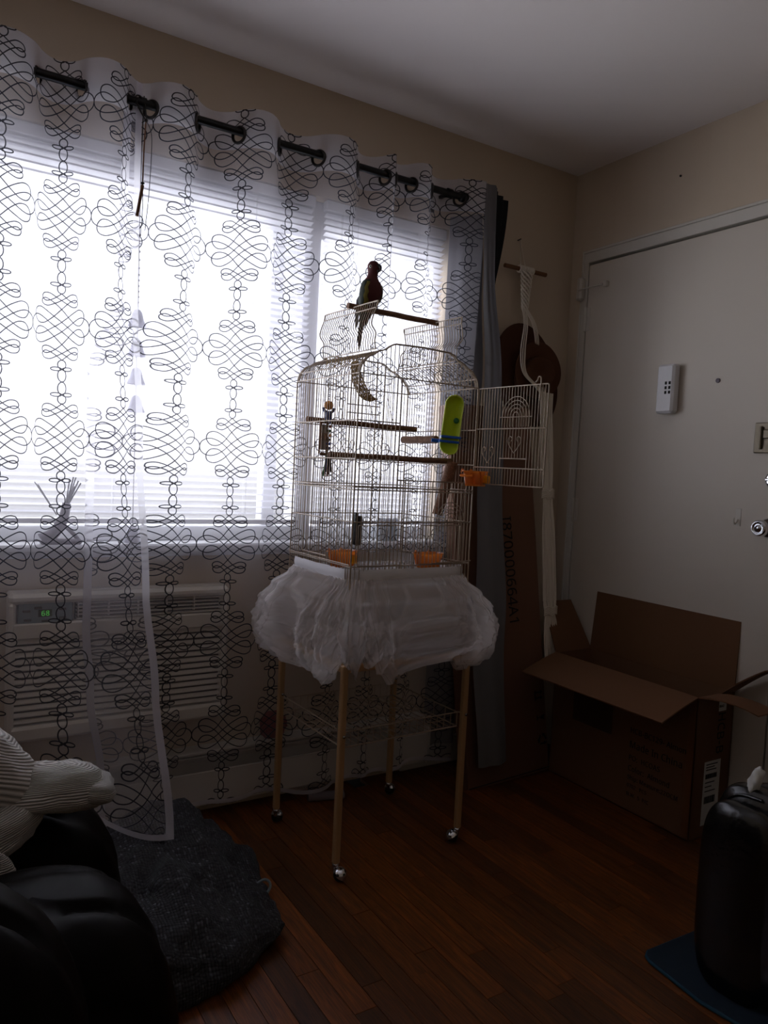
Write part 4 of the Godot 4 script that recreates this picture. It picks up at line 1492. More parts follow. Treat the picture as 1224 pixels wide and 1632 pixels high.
# ---------------------------------------------------------------- the parrot
func parrot() -> void:
	var b := thing("parrot", "dark maroon and green parrot with white eye ring perched on top of the cage", "parrot", "", in_cage(Vector3(-0.080, 1.648, 0.010)), CTURN + deg_to_rad(16.0))
	# local +z is the way it faces; rings: height, forward shift, half width, half depth
	var rings := [[-0.050, -0.026, 0.004, 0.004], [-0.040, -0.024, 0.010, 0.009], [-0.020, -0.018, 0.019, 0.016], [0.005, -0.009, 0.028, 0.024], [0.030, -0.002, 0.0345, 0.030], [0.052, 0.001, 0.0345, 0.030], [0.068, 0.001, 0.0295, 0.0265], [0.081, 0.001, 0.0205, 0.0200], [0.091, 0.003, 0.0150, 0.0158], [0.100, 0.005, 0.0148, 0.0168], [0.110, 0.007, 0.0170, 0.0198], [0.120, 0.006, 0.0172, 0.0195], [0.128, 0.005, 0.0140, 0.0160], [0.134, 0.004, 0.0082, 0.0095], [0.1365, 0.004, 0.0005, 0.0005]]
	var n := FastNoiseLite.new()
	n.seed = 2
	n.frequency = 1.0
	var head_turn := deg_to_rad(0.0)
	var shape := func(u, v):
		var t: float = float(v) * (rings.size() - 1)
		var k := mini(int(t), rings.size() - 2)
		var f := t - k
		var g := []
		for i in 4:
			var a0: float = rings[maxi(k - 1, 0)][i]
			var a1: float = rings[k][i]
			var a2: float = rings[k + 1][i]
			var a3: float = rings[mini(k + 2, rings.size() - 1)][i]
			g.append(cubic_interpolate(a1, a2, a0, a3, f))
		var th: float = float(u) * TAU
		var x := sin(th) * float(g[2])
		var z := cos(th) * float(g[3])
		# scalloped plumage on neck and breast
		var pl := 1.0 + 0.025 * sin(th * 9.0 + k * 1.7) * sin(float(v) * 60.0)
		var turn := head_turn * smoothstep(0.078, 0.100, g[0])
		var p := Vector3(x * pl, 0, z * pl + float(g[1])).rotated(Vector3.UP, turn)
		p.y = g[0]
		return p
	part("body", surf(32, 56, shape, null, true), M.maroon, b)
	# folded wings: one on each flank, with a yellow-green leading band
	for sx in [-1.0, 1.0]:
		var wing := func(u, v):
			var t: float = float(v)
			var w: float = float(u) - 0.5
			var y := lerpf(0.076, -0.045, t)
			var hw := 0.024 * pow(sin(PI * clampf(0.16 + 0.80 * t, 0, 1)), 0.7)
			var z := 0.002 - 0.026 * t + w * 2.0 * hw
			# lie on the body's outline at this height
			var k := 0
			while k < rings.size() - 2 and rings[k + 1][0] < y:
				k += 1
			var f := clampf((y - rings[k][0]) / (rings[k + 1][0] - rings[k][0]), 0, 1)
			var cz := lerpf(rings[k][1], rings[k + 1][1], f)
			var bw := maxf(lerpf(rings[k][2], rings[k + 1][2], f), 0.012)
			var bd := maxf(lerpf(rings[k][3], rings[k + 1][3], f), 0.012)
			var s := clampf((z - cz) / bd, -1, 1)
			return Vector3(sx * (bw * sqrt(maxf(1.0 - s * s, 0.04)) + 0.0035), y, z)
		part("wing", surf(12, 20, wing), M.wing_green, b)
		part("wing_band", surf(5, 20, func(u, v):
			var q: Vector3 = wing.call(0.78 + 0.22 * float(u) + 0.03 * sin(float(v) * 22.0), 0.06 + 0.72 * float(v))
			return q + Vector3(sx * 0.0022, 0, 0.0015)), M.wing_yellow, b)
		for i in 4:
			part("flight_feather", surf(4, 12, func(u, v):
				var t: float = float(v)
				var w := (float(u) - 0.5) * 0.009 * sin(PI * clampf(0.15 + 0.8 * t, 0, 1))
				return Vector3(sx * (0.030 - 0.012 * t - 0.0015 * i), 0.030 - 0.088 * t - 0.003 * i, -0.020 - 0.004 * i - 0.012 * t + w)), M.feather_dark, b)
	# long stepped tail
	for i in 7:
		var k := (i - 3)
		part("tail_feather", surf(3, 14, func(u, v):
			var t: float = float(v)
			var L := 0.112 - 0.010 * absf(k)
			var w := (float(u) - 0.5) * 0.0085 * (sin(PI * clampf(0.12 + 0.78 * t, 0, 1)))
			return Vector3(k * 0.0028 * (1.0 - 0.45 * t) + w + 0.0, -0.022 - L * t, -0.026 - 0.012 * t - 0.0008 * absf(k) - 0.001 * sin(PI * (float(u))))), M.tail, b)
	# head details turn with the head
	var H := Node3D.new()
	H.name = "head"
	b.add_child(H)
	H.position = Vector3(0, 0.112, 0.001)
	H.rotation.y = head_turn
	var st := tool()
	add_tube(st, spline([Vector3(0, 0.006, 0.0235), Vector3(0, 0.004, 0.0305), Vector3(0, -0.003, 0.0335), Vector3(0, -0.011, 0.0320)], 5), 0.0066, 10, false, 0.0015)
	part("upper_beak", done(st), M.beak, H)
	st = tool()
	add_tube(st, spline([Vector3(0, -0.007, 0.0215), Vector3(0, -0.010, 0.0270), Vector3(0, -0.0085, 0.0295)], 4), 0.0048, 8, false, 0.0015)
	part("lower_beak", done(st), M.beak, H)
	for sx in [-1.0, 1.0]:
		var B := Basis(Vector3.UP, sx * deg_to_rad(72.0)) * Basis(Vector3.RIGHT, PI / 2)
		var p := Vector3(sx * 0.0162, 0.0035, 0.0075)
		var ring := part("eye_ring", lathe([Vector2(0.0046, -0.001), Vector2(0.0046, 0.0012), Vector2(0.0034, 0.0018), Vector2(0.0026, 0.0014), Vector2(0, 0.0014)], 18), M.eye_ring, H, Transform3D(B, p))
		part("eye", lathe([Vector2(0.0027, 0.001), Vector2(0.0024, 0.0024), Vector2(0.0012, 0.0031), Vector2(0, 0.0033)], 16), M.rubber, H, Transform3D(B, p))
	for sx in [-1.0, 1.0]:
		st = tool()
		var f := Vector3(sx * 0.013, 0, 0.002)
		add_tube(st, spline([f + Vector3(0, 0.014, -0.004), f + Vector3(0, 0.006, 0), f + Vector3(0, 0.002, 0.0)], 3), 0.0042, 8, false, 0.0030)
		for tx in [-0.0045, 0.0045]:
			add_tube(st, spline([f + Vector3(0, 0.003, 0), f + Vector3(tx, 0.0035, 0.007), f + Vector3(tx, -0.003, 0.0125), f + Vector3(tx, -0.009, 0.0105)], 4), 0.0024, 6, false, 0.0012)
		for tx in [-0.003, 0.003]:
			add_tube(st, spline([f + Vector3(0, 0.003, 0), f + Vector3(tx, 0.0035, -0.007), f + Vector3(tx, -0.004, -0.0125)], 4), 0.0022, 6, false, 0.0012)
		part("foot", done(st), M.claw, b)

# ---------------------------------------------------------------- the corner: hats, macrame, cartons
func hats() -> void:
	# wide brims hang flat against the wall; local +z points into the room
	for e in [["felt_hat", "brown wide brimmed hat at the back, lowest on the wall beside the curtain", Vector3(2.130, 1.575, WZ + 0.020), 0.160, 0.215, M.hat, 5, 30.0], ["felt_hat", "brown hat in front, held in the white macrame loop", Vector3(2.160, 1.600, WZ + 0.052), 0.122, 0.113, M.hat2, 9, 0.0]]:
		var h := thing(e[0], e[1], "hat", "brown hats on the wall", e[2])
		h.rotation.z = deg_to_rad(e[7])
		var rx: float = e[3]
		var ry: float = e[4]
		var ph: float = e[6]
		var f := func(u, v):
			var th: float = float(u) * TAU
			var r: float = float(v)
			var wave := 0.006 * sin(th * 2.0 + ph) * r * r + 0.010 * r * r
			# the crown rises from the inner part of the brim, towards the wall
			return Vector3(cos(th) * rx * r, sin(th) * ry * r, wave)
		part("brim", surf(48, 12, f, null, true), e[5], h)
		var back := func(u, v):
			var q: Vector3 = f.call(1.0 - float(u), v)
			return q - Vector3(0, 0, 0.004)
		part("brim_back", surf(48, 12, back, null, true), e[5], h)
		var edge := PackedVector3Array()
		for k in 48:
			edge.append(f.call(k / 48.0, 1.0) - Vector3(0, 0, 0.002))
		part("brim_edge", tube(edge, 0.0026, 6, true), e[5], h)
		part("crown", surf(36, 14, func(u, v):
			var th: float = float(u) * TAU
			var t: float = float(v)
			var r := 0.075 * (1.0 if t < 0.6 else sqrt(maxf(0.0, 1.0 - pow((t - 0.6) / 0.4, 2))))
			var dip := 0.008 * cos(th) * cos(th) * smoothstep(0.6, 1.0, t)
			return Vector3(cos(th) * r, sin(th) * r * 0.82 - 0.01, 0.004 + 0.030 * sin(PI * 0.5 * minf(t / 0.8, 1.0)) - dip), null, true), e[5], h)

	var m := thing("macrame_hanger", "long cream macrame hat hanger with wooden dowel, nailed to the wall by the corner", "macrame hanger")
	var zc := WZ + 0.040
	var X := 2.078
	part("dowel", tube(PackedVector3Array([Vector3(1.968, 1.990, zc), Vector3(2.188, 1.990, zc)]), 0.0085, 12), M.dowel, m)
	part("nail", tube(PackedVector3Array([Vector3(2.062, 2.113, WZ), Vector3(2.062, 2.115, WZ + 0.020)]), 0.0022, 6), M.ring, m)
	part("hanging_cord", tube(PackedVector3Array([Vector3(2.050, 1.998, zc), Vector3(2.062, 2.112, WZ + 0.016), Vector3(2.076, 1.998, zc)]), 0.0018, 6), M.cord, m)
	# knots on the dowel and the plaited neck below it
	for i in 9:
		var x := X - 0.035 + 0.0088 * i
		var p := PackedVector3Array()
		for k in 12:
			var a := TAU * k / 12
			p.append(Vector3(x, 1.990 + 0.0125 * sin(a), zc + 0.0125 * cos(a)))
		part("lark_knot", tube(p, 0.0034, 6, true), M.cord, m)
	for i in 6:
		var p := []
		for k in 11:
			var t := k / 10.0
			p.append(Vector3(X - 0.002 + (0.030 * (1.0 - 0.55 * t)) * sin(t * 9.0 + i * TAU / 6.0), 1.982 - 0.150 * t, zc + 0.010 + 0.008 * cos(t * 9.0 + i * TAU / 6.0)))
		part("plait_strand", tube(spline(p, 5), 0.0036, 6), M.cord, m)
	# the two arms of the loop go round the front hat
	var zl := zc + 0.045
	for i in 3:
		var o := (i - 1) * 0.0085
		part("loop_strand", tube(spline([Vector3(X - 0.008 + o, 1.835, zc + 0.012), Vector3(X - 0.022 + o, 1.765, zl), Vector3(X - 0.040 + o * 1.3, 1.655, zl + 0.012), Vector3(X - 0.025 + o, 1.575, zl + 0.012), Vector3(X + 0.040 + o, 1.530, zl + 0.010), Vector3(X + 0.085 + o, 1.505, zl)], 8), 0.0026, 6), M.cord, m)
		part("loop_strand", tube(spline([Vector3(X + 0.004 + o, 1.835, zc + 0.010), Vector3(X + 0.032 + o, 1.780, zl - 0.015), Vector3(X + 0.060 + o, 1.715, zl - 0.02), Vector3(X + 0.095 + o, 1.66, zc - 0.012), Vector3(X + 0.12 + o, 1.58, zc - 0.012), Vector3(X + 0.095 + o, 1.505, zl)], 8), 0.0026, 6), M.cord, m)
	# the long tail of cords lies against the leaning carton
	rng.seed = 17
	for i in 12:
		var off := (i - 5.5) * 0.0058
		var p := []
		var knots := [1.505, 1.42, 1.30, 1.215, 1.12, 1.08, 0.95, 0.80, 0.665, 0.62, 0.585, 0.52, 0.46, 0.415]
		for y in knots:
			var f := clampf((1.505 - y) / 1.09, 0, 1)
			var tight := 0.72 if (absf(y - 1.10) < 0.03 or absf(y - 0.63) < 0.03) else 1.0
			var z := carton_face(minf(y, 1.44)) + 0.010
			var flare := 1.0 + 0.25 * smoothstep(0.58, 0.42, y)
			p.append(Vector3(lerpf(2.172, 2.168, f) + off * tight * flare + 0.0022 * (rng.randf() - 0.5) + 0.010 * smoothstep(0.55, 0.42, y), y - (0.012 * rng.randf() if y < 0.43 else 0.0), z + 0.004 * (rng.randf() - 0.5)))
		part("tail_strand", tube(spline(p, 4), 0.0029, 5), M.cord, m)
	for y in [1.095, 0.630]:
		for k in 5:
			part("gather_knot", tube(spline([Vector3(2.136, y - 0.014 + 0.007 * k, carton_face(y) + 0.012), Vector3(2.152, y - 0.008 + 0.007 * k, carton_face(y) + 0.018), Vector3(2.170, y - 0.016 + 0.007 * k, carton_face(y) + 0.019), Vector3(2.188, y - 0.006 + 0.007 * k, carton_face(y) + 0.018), Vector3(2.204, y - 0.012 + 0.007 * k, carton_face(y) + 0.011)], 4), 0.0034, 6), M.cord, m)

func carton_face(y: float) -> float:
	return -2.112 - y * 0.1195

func flat_text(parent: Node3D, called: String, text: String, size: float, p: Vector3, basis: Basis, left := false) -> void:
	part(called, letters(text, size, "Droid Sans", 0.0008, left), M.print, parent, Transform3D(basis, p))

func cartons() -> void:
	# tall flat carton that leans on the window wall in the corner
	var t := thing("tall_carton", "tall flat brown carton with printed numbers leaning in the corner behind the grey curtain", "carton", "", Vector3(1.952, 0, -2.112))
	t.rotation = Vector3(-atan(0.1195), 0, deg_to_rad(2.6))
	var W := 0.405
	var H := 1.44
	part("body", box(Vector3(W, H, 0.060), 0.003, Vector3(0, H / 2, -0.031)), M.tall_card, t)
	part("flap_seam", box(Vector3(W - 0.002, 0.003, 0.002), 0.0005, Vector3(0, 0.012, 0.0)), M.print, t)
	var down := Basis(Vector3.BACK, -PI / 2)
	flat_text(t, "printed_number", "I870000664A1", 0.066, Vector3(0.056, 0.800, 0.0005), down * Basis(Vector3.BACK, deg_to_rad(2.0)))
	# handling symbols: this way up, fragile glass, recycling
	var st := tool()
	for sx in [-0.011, 0.011]:
		add_box(st, Vector3(sx, -0.004, 0), Vector3(0.005, 0.024, 0.0010))
		tri(st, Vector3(sx - 0.009, 0.008, 0.0005), Vector3(sx + 0.009, 0.008, 0.0005), Vector3(sx, 0.020, 0.0005))
	add_box(st, Vector3(0, -0.020, 0), Vector3(0.040, 0.004, 0.0010))
	part("upward_arrows", done(st), M.print, t, at(Vector3(0.168, 0.300, 0.0006), 0, 0, -PI / 2))
	st = tool()
	add_box(st, Vector3(0, -0.017, 0), Vector3(0.020, 0.003, 0.0010))
	add_box(st, Vector3(0, -0.009, 0), Vector3(0.003, 0.016, 0.0010))
	quad(st, Vector3(-0.005, 0, 0.0005), Vector3(0.005, 0, 0.0005), Vector3(0.010, 0.020, 0.0005), Vector3(-0.010, 0.020, 0.0005))
	part("glass_symbol", done(st), M.print, t, at(Vector3(0.170, 0.212, 0.0006), 0, 0, -PI / 2))
	st = tool()
	for k in 3:
		var B := Basis(Vector3.BACK, TAU * k / 3.0)
		add_box(st, B * Vector3(0, -0.016, 0), Vector3(0.022, 0.006, 0.0010), 0.0, B)
		tri(st, B * Vector3(0.009, -0.024, 0.0005), B * Vector3(0.022, -0.012, 0.0005), B * Vector3(0.008, -0.007, 0.0005))
	part("recycling_symbol", done(st), M.print, t, at(Vector3(0.174, 0.125, 0.0006)))

	# open carton in front of the door
	var c := thing("open_carton", "open brown cardboard box with raised flaps and printed sides before the door", "carton", "", Vector3(2.160, 0, -1.803))
	var x1 := 0.196
	var L := 0.640
	var Hc := 0.478
	var th := 0.005
	part("front_wall", box(Vector3(th, Hc, L), 0.001, Vector3(th / 2, Hc / 2, 0)), M.card, c)
	part("back_wall", box(Vector3(th, Hc, L), 0.001, Vector3(x1 - th / 2, Hc / 2, 0)), M.card, c)
	part("side_wall", box(Vector3(x1, Hc, th), 0.001, Vector3(x1 / 2, Hc / 2, -L / 2 + th / 2)), M.card, c)
	part("side_wall", box(Vector3(x1, Hc, th), 0.001, Vector3(x1 / 2, Hc / 2, L / 2 - th / 2)), M.card, c)
	part("bottom", box(Vector3(x1, th, L), 0.001, Vector3(x1 / 2, th / 2, 0)), M.card, c)
	# flaps: a slightly bent board with thickness; hinge along a -> b, grows along dir
	var flap := func(a: Vector3, b: Vector3, dir: Vector3, bend: Vector3, in_a: float, in_b: float) -> ArrayMesh:
		var s := tool()
		s.set_smooth_group(-1)
		var n := 5
		var nrm := (b - a).cross(dir).normalized() * 0.0022
		var along := (b - a).normalized()
		for i in n:
			var t0 := float(i) / n
			var t1 := float(i + 1) / n
			var p := [a + along * in_a * t0 + dir * t0 + bend * t0 * t0, b - along * in_b * t0 + dir * t0 + bend * t0 * t0, b - along * in_b * t1 + dir * t1 + bend * t1 * t1, a + along * in_a * t1 + dir * t1 + bend * t1 * t1]
			quad(s, p[0] + nrm, p[1] + nrm, p[2] + nrm, p[3] + nrm)
			quad(s, p[0] - nrm, p[3] - nrm, p[2] - nrm, p[1] - nrm)
			quad(s, p[1] - nrm, p[2] - nrm, p[2] + nrm, p[1] + nrm)
			quad(s, p[0] - nrm, p[0] + nrm, p[3] + nrm, p[3] - nrm)
			if i == n - 1:
				quad(s, p[3] - nrm, p[3] + nrm, p[2] + nrm, p[2] - nrm)
		return done(s)
	var hz := L / 2
	part("front_flap", flap.call(Vector3(0, Hc, -hz), Vector3(0, Hc, hz), Vector3(-0.205, -0.038, 0.022), Vector3(0, -0.010, 0), 0.012, 0.0), M.card_in, c)
	part("back_flap", flap.call(Vector3(x1 - 0.004, Hc, -hz), Vector3(x1 - 0.004, Hc, hz), Vector3(0.010, 0.225, 0), Vector3(0.0, 0.010, 0), 0.012, 0.0), M.card_in, c)
	part("end_flap", flap.call(Vector3(0, Hc, -hz), Vector3(x1, Hc, -hz), Vector3(-0.005, 0.175, -0.085), Vector3(0, 0.01, -0.01), 0.01, 0.03), M.card_in, c)
	part("end_flap", flap.call(Vector3(0, Hc, hz), Vector3(0.105, Hc, hz), Vector3(0.0, 0.050, 0.200), Vector3(0, -0.05, 0.0), 0.006, 0.0), M.card_in, c)
	part("end_flap", flap.call(Vector3(0.108, Hc, hz), Vector3(x1, Hc, hz), Vector3(0.0, 0.135, 0.150), Vector3(0, -0.02, 0.0), 0.0, 0.02), M.card_in, c)
	part("tape", box(Vector3(0.0012, Hc - 0.02, 0.026), 0.0003, Vector3(-0.0008, Hc / 2, 0.304)), M.tape, c)
	part("opening_patch", box(Vector3(0.0012, 0.16, 0.19), 0.0003, Vector3(-0.0008, 0.325, -0.115)), M.dark_card, c)
	# printing on the long front, which faces -x: text runs towards +z
	var fb := Basis(Vector3(0, 0, 1), Vector3(0, 1, 0), Vector3(-1, 0, 0))
	var rows := [["HCB-BC129- Almond", 0.0265, 0.290], ["Made In China", 0.0335, 0.240], ["PO:  HCOAS", 0.025, 0.193], ["Color:  Almond", 0.026, 0.155], ["Ship: Measure:22OCM", 0.021, 0.122], ["0702   PCS", 0.018, 0.093], ["N.W.  5  P/C", 0.018, 0.062]]
	for r in rows:
		flat_text(c, "printed_line", r[0], r[1], Vector3(-0.0006, r[2], 0.062), fb, true)
	# side that faces the room (+z)
	flat_text(c, "printed_code", "HCB-B", 0.050, Vector3(0.132, 0.345, hz + 0.0006), Basis(Vector3.BACK, -PI / 2))
	part("price_sticker", box(Vector3(0.040, 0.032, 0.0008), 0.0002, Vector3(0.132, 0.435, hz + 0.0008)), M.paper, c)
	flat_text(c, "sticker_print", "8642", 0.012, Vector3(0.126, 0.436, hz + 0.0016), Basis())
	var lab := part("shipping_label", box(Vector3(0.086, 0.215, 0.0008), 0.0002, Vector3(0.100, 0.148, hz + 0.0008)), M.paper, c, Transform3D())
	var st2 := tool()
	rng.seed = 23
	for yb in [[0.205, 0.016], [0.125, 0.024]]:
		var xx := 0.066
		while xx < 0.124:
			var w := 0.0008 + 0.0016 * rng.randf()
			add_box(st2, Vector3(xx + w / 2, yb[0], hz + 0.0015), Vector3(w, yb[1], 0.0006))
			xx += w + 0.0007 + 0.001 * rng.randf()
	part("barcode", done(st2), M.print, lab, Transform3D(), true)
	for e in [[0.245, 0.060], [0.236, 0.045], [0.227, 0.055], [0.184, 0.05], [0.170, 0.035], [0.155, 0.055]]:
		part("label_line", box(Vector3(e[1], 0.003, 0.0006), 0, Vector3(0.066 + e[1] / 2, e[0], hz + 0.0015)), M.print, lab)

# ---------------------------------------------------------------- seats and soft things near the camera
func blob(u: float, v: float, r: Vector3, e1: float, e2: float) -> Vector3:
	var th := u * TAU
	var ph := (v - 0.5) * PI
	var cp := pow(absf(cos(ph)), e1)
	var sp := signf(sin(ph)) * pow(absf(sin(ph)), e1)
	var ct := signf(cos(th)) * pow(absf(cos(th)), e2)
	var s2 := signf(sin(th)) * pow(absf(sin(th)), e2)
	return Vector3(r.x * cp * ct, r.y * sp, r.z * cp * s2)

func cushion(r: Vector3, e1: float, e2: float, wobble: float, sd: int, groove := 0.0, grooves := 0.0) -> ArrayMesh:
	var n := FastNoiseLite.new()
	n.seed = sd
	n.frequency = 4.0
	return surf(56, 40, func(u, v):
		var p := blob(float(u), float(v), r, e1, e2)
		var d := 1.0 + wobble * n.get_noise_3dv(p)
		if groove > 0.0:
			var k := fposmod(p.z / r.z * grooves + 0.15, 1.0) - 0.5
			d -= groove * exp(-k * k * 130.0)
		return p * d, null, true)

func seats() -> void:
	# pouf: a slumped floor cushion of dark woven wool
	var n := FastNoiseLite.new()
	n.seed = 6
	n.frequency = 3.2
	var p := thing("pouf", "slumped dark grey woven floor pouf with pale flecks, under the curtain's trailing edge", "pouf", "", Vector3(0.500, 0, -1.815))
	part("cover", surf(84, 56, func(u, v):
		# v runs from the floor's middle out to the rim, up the side and over the top to its middle
		var th: float = float(u) * TAU
		var t: float = float(v)
		var R := 0.312 * (1.0 + 0.05 * n.get_noise_2d(cos(th) * 0.6, sin(th) * 0.6))
		var c := Vector3(cos(th), 0, sin(th))
		var side := clampf((t - 0.25) / 0.25, 0, 1)
		var over := clampf((t - 0.5) / 0.5, 0, 1)
		var r := R * (t / 0.25 if t < 0.25 else 1.0 + 0.05 * sin(PI * side))
		var y := 0.002 if t < 0.25 else 0.120 * side
		if t >= 0.5:
			r = R * (1.0 - over)
			y = 0.120 + 0.080 * pow(sin(PI * 0.5 * over), 0.85)
		var q := c * r
		q.y = y
		# it slumps towards the front right; creases run from its peak
		q.y *= 1.0 - 0.62 * smoothstep(0.02, 0.36, q.x * 0.80 + q.z * 0.45) * smoothstep(0.0, 0.3, t)
		q += Vector3(0.04, 0, -0.05) * smoothstep(0.5, 1.0, t)
		q.y += 0.075 * exp(-(pow(q.x - 0.10, 2.0) + pow(q.z + 0.19, 2.0)) / 0.010) * smoothstep(0.4, 0.6, t)
		q += Vector3(c.x, 0.6, c.z) * 0.042 * n.get_noise_3dv(q * 2.0) * smoothstep(0.25, 0.4, t)
		q.y -= 0.032 * exp(-pow((q.x - 0.02 + 0.55 * q.z) / 0.030, 2.0)) * smoothstep(0.5, 0.7, t) * smoothstep(-0.05, 0.1, q.z)
		q.y = maxf(q.y, 0.0015)
		return q, null, true), M.pouf, p)
	part("tag_loop", tube(spline([Vector3(0.255, 0.060, 0.045), Vector3(0.290, 0.082, 0.055), Vector3(0.300, 0.066, 0.070), Vector3(0.262, 0.025, 0.075)], 6), 0.0035, 6), M.panel_gray, p)

	# recliner at the left: stacked puffy rolls of dark leather
	var a := thing("leather_recliner", "big dark leather recliner with puffy rolled cushions, partly covered by a grey cardigan", "armchair", "", Vector3(0.02, 0, -1.10))
	part("back_roll", cushion(Vector3(0.335, 0.27, 0.20), 0.80, 0.80, 0.02, 1, 0.045, 1.9), M.leather, a, at(Vector3(-0.015, 0.335, -0.335), deg_to_rad(12)))
	part("arm_roll", cushion(Vector3(0.185, 0.265, 0.20), 0.72, 0.78, 0.02, 3, 0.040, 1.7), M.leather, a, at(Vector3(0.118, 0.320, 0.060)))
	part("arm_roll", cushion(Vector3(0.19, 0.175, 0.14), 0.75, 0.8, 0.02, 4, 0.040, 1.5), M.leather, a, at(Vector3(0.095, 0.250, 0.185)))
	part("seat_roll", cushion(Vector3(0.225, 0.29, 0.17), 0.78, 0.80, 0.02, 5, 0.045, 1.8), M.leather, a, at(Vector3(-0.075, 0.470, 0.30)))
	part("base", box(Vector3(0.46, 0.10, 0.66), 0.02, Vector3(-0.06, 0.051, -0.02)), M.leather, a)

	# cardigan thrown over the recliner
	var k2 := thing("cardigan", "pale grey rib knit cardigan thrown over the dark recliner", "cardigan", "", Vector3(0.06, 0.60, -1.36))
	var nn := FastNoiseLite.new()
	nn.seed = 14
	nn.frequency = 7.0
	var fold := func(r: Vector3, sd: float, flat: float) -> ArrayMesh:
		return surf(40, 26, func(u, v):
			var q := blob(float(u), float(v), r, 0.75, 0.8)
			q += q.normalized() * 0.020 * nn.get_noise_3dv(q * 1.3 + Vector3(sd, 0, 0))
			q.y += flat * q.x * q.x
			return q, func(u, v): return Vector2(float(v) * 11.0, float(u) * 2.0), true)
	part("body", fold.call(Vector3(0.125, 0.085, 0.10), 1.0, -1.2), M.knit, k2, at(Vector3(0.0, 0.045, 0.02), 0, 0.3, deg_to_rad(-18)))
	part("sleeve", fold.call(Vector3(0.105, 0.036, 0.062), 4.0, -1.0), M.knit, k2, at(Vector3(0.135, 0.012, 0.030), 0, 0.15, deg_to_rad(-5)))
	part("cuff", fold.call(Vector3(0.038, 0.024, 0.050), 6.0, 0.0), M.knit, k2, at(Vector3(0.205, 0.000, 0.040), 0, 0.1, deg_to_rad(-8)))
	part("lower_hem", fold.call(Vector3(0.11, 0.040, 0.07), 9.0, 0.0), M.knit, k2, at(Vector3(0.02, -0.030, 0.07), 0, 0.4, deg_to_rad(8)))
	part("hanging_front", fold.call(Vector3(0.045, 0.085, 0.02), 12.0, 0.0), M.knit, k2, at(Vector3(0.035, -0.105, 0.150), deg_to_rad(10), 0.2, 0))

	# black leather armchair at the right
	var r := thing("leather_armchair", "glossy black leather armchair with creased rolled arm at the right edge", "armchair", "", Vector3(1.885, 0, -0.76))
	for e in [[-0.288, 0.038, 0.224, 0.0], [-0.222, 0.046, 0.236, 0.012], [-0.142, 0.052, 0.230, 0.004]]:
		part("arm_front", cushion(Vector3(e[1], e[2], 0.095), 0.55, 0.75, 0.014, 21 + int(e[1] * 1000)), M.leather_r, r, at(Vector3(e[0], e[2] + 0.002, -0.20 - e[3]), 0, 0.06, 0))
	part("arm", cushion(Vector3(0.115, 0.225, 0.34), 0.5, 0.6, 0.010, 22), M.leather_r, r, at(Vector3(-0.205, 0.240, 0.08)))
	part("seat_front", cushion(Vector3(0.26, 0.245, 0.16), 0.45, 0.55, 0.012, 23), M.leather_r, r, at(Vector3(0.12, 0.255, -0.13)))
	part("seat", cushion(Vector3(0.26, 0.12, 0.34), 0.5, 0.55, 0.012, 24), M.leather_r, r, at(Vector3(0.12, 0.375, 0.1)))
	part("base", box(Vector3(0.60, 0.09, 0.66), 0.02, Vector3(0.02, 0.046, 0.06)), M.leather_r, r)
	for dx in [-0.256, -0.182]:
		part("piping", tube(spline([Vector3(dx, 0.03, -0.272), Vector3(dx, 0.10, -0.280), Vector3(dx, 0.236, -0.284), Vector3(dx, 0.37, -0.280), Vector3(dx, 0.425, -0.268), Vector3(dx, 0.455, -0.235), Vector3(dx, 0.462, -0.18)], 6), 0.0045, 6), M.leather_r, r)
	var ti := surf(22, 14, func(u, v):
		var q := blob(float(u), float(v), Vector3(0.014, 0.030, 0.014), 1.0, 1.0)
		return q * (1.0 + 0.55 * nn.get_noise_3dv(q * 9.0)), null, true)
	single("tissue", ti, M.paper, "crumpled bit of white tissue on the corner of the glossy armchair", "tissue", "", at(Vector3(1.655, 0.492, -0.975), 0.2, 0, -0.3))

	# mat and paper on the floor
	var mt := thing("floor_mat", "dark blue floor mat showing a corner beside the glossy black armchair", "mat", "", Vector3(1.80, 0, -0.94))
	var poly := PackedVector2Array([Vector2(-0.262, 0.205), Vector2(-0.245, 0.215), Vector2(0.35, 0.20), Vector2(0.35, -0.45), Vector2(-0.22, -0.45), Vector2(-0.285, 0.04), Vector2(-0.270, 0.190)])
	part("pile", slab(poly, 0.010), M.mat_blue, mt, at(Vector3(0, 0.001, 0), -PI / 2))
	var bd := PackedVector3Array()
	for q in poly:
		bd.append(Vector3(q.x, 0.006, -q.y))
	part("binding", tube(bd, 0.005, 6, true), M.mat_edge, mt)
	single("paper_roll", tube(PackedVector3Array([Vector3(1.175, 0.017, -2.285), Vector3(1.240, 0.016, -2.268), Vector3(1.300, 0.016, -2.252)]), 0.0155, 12), M.dusty, "small pale rolled paper on the floor against the baseboard heater", "paper roll")

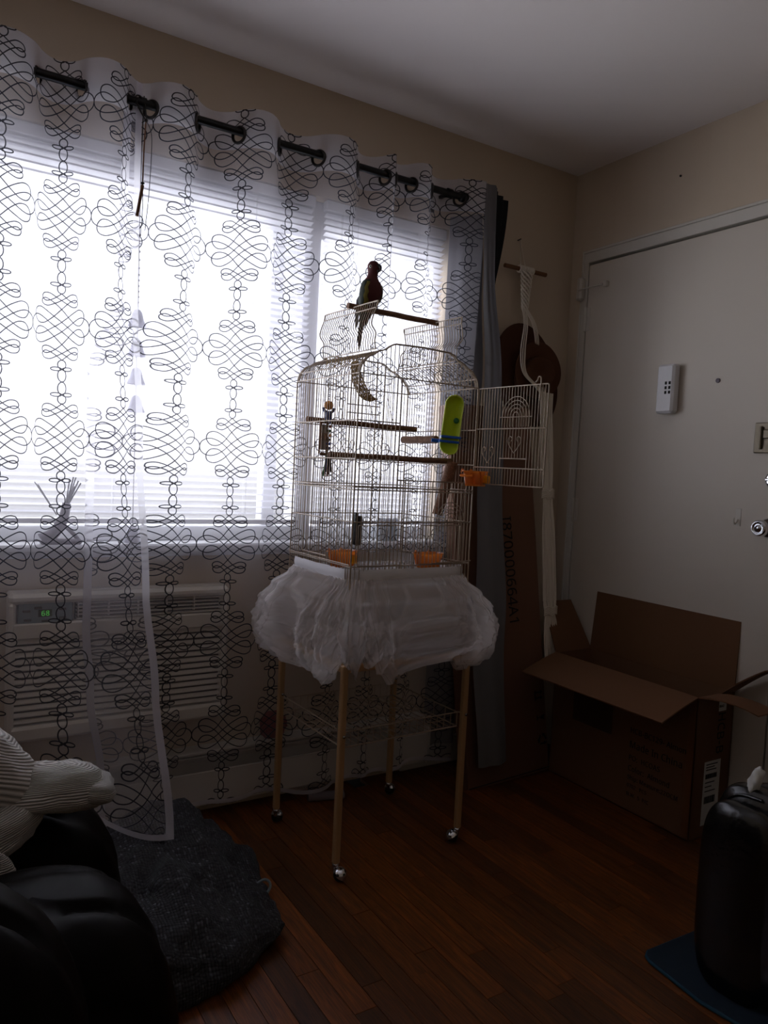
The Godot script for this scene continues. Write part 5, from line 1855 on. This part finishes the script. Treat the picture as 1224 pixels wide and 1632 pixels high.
func _ready() -> void:
	# camera: solved from the room's own straight lines
	var cam := Camera3D.new()
	cam.name = "camera"
	cam.transform = Transform3D(Basis(Vector3(0.84821079, 0.0495188, 0.52733893), Vector3(-0.01197764, 0.99715874, -0.07437064), Vector3(-0.52952337, 0.0567657, 0.84639391)), Vector3(0, 1.165, 0))
	cam.fov = 68.29
	cam.near = 0.05
	cam.far = 200.0
	add_child(cam)
	cam.current = true
	# an overcast sky, and daylight through the window
	var we := WorldEnvironment.new()
	we.name = "surroundings"
	var env := Environment.new()
	env.background_mode = Environment.BG_SKY
	var sky := Sky.new()
	var sm := ProceduralSkyMaterial.new()
	sm.sky_top_color = Color(0.90, 0.93, 1.0)
	sm.sky_horizon_color = Color(0.97, 0.97, 1.0)
	sm.ground_bottom_color = Color(0.55, 0.55, 0.56)
	sm.ground_horizon_color = Color(0.80, 0.80, 0.82)
	sm.sun_angle_max = 0.0
	sky.sky_material = sm
	env.sky = sky
	env.background_energy_multiplier = 1.7
	env.tonemap_mode = Environment.TONE_MAPPER_LINEAR
	env.tonemap_exposure = 1.06
	env.sdfgi_enabled = true
	env.ssao_enabled = true
	env.ssil_enabled = true
	we.environment = env
	add_child(we)
	var day := AreaLight3D.new()
	day.name = "window_daylight"
	day.area_size = Vector2(2.7, 1.16)
	day.area_normalize_energy = false
	day.light_energy = 2.2
	day.light_color = Color(0.96, 0.97, 1.0)
	day.light_size = 1.0
	day.shadow_enabled = true
	add_child(day)
	day.position = Vector3(0.36, 1.49, -2.62)
	day.rotation.y = PI

	materials()
	M.bag = sheer(Color(0.72, 0.72, 0.76, 0.55), 0.9)
	M.tray = mat(Color(0.52, 0.45, 0.41), 0.4)
	M.red_seed = mat(Color(0.55, 0.08, 0.05), 0.5)
	M.tape = mat(Color(0.42, 0.26, 0.14), 0.35)
	M.dark_card = mat(Color(0.25, 0.155, 0.09), 0.85)
	M.mat_edge = mat(Color(0.10, 0.26, 0.34), 0.9)
	room()
	climate()
	curtains()
	sill_things()
	cage()
	parrot()
	hats()
	cartons()
	seats()
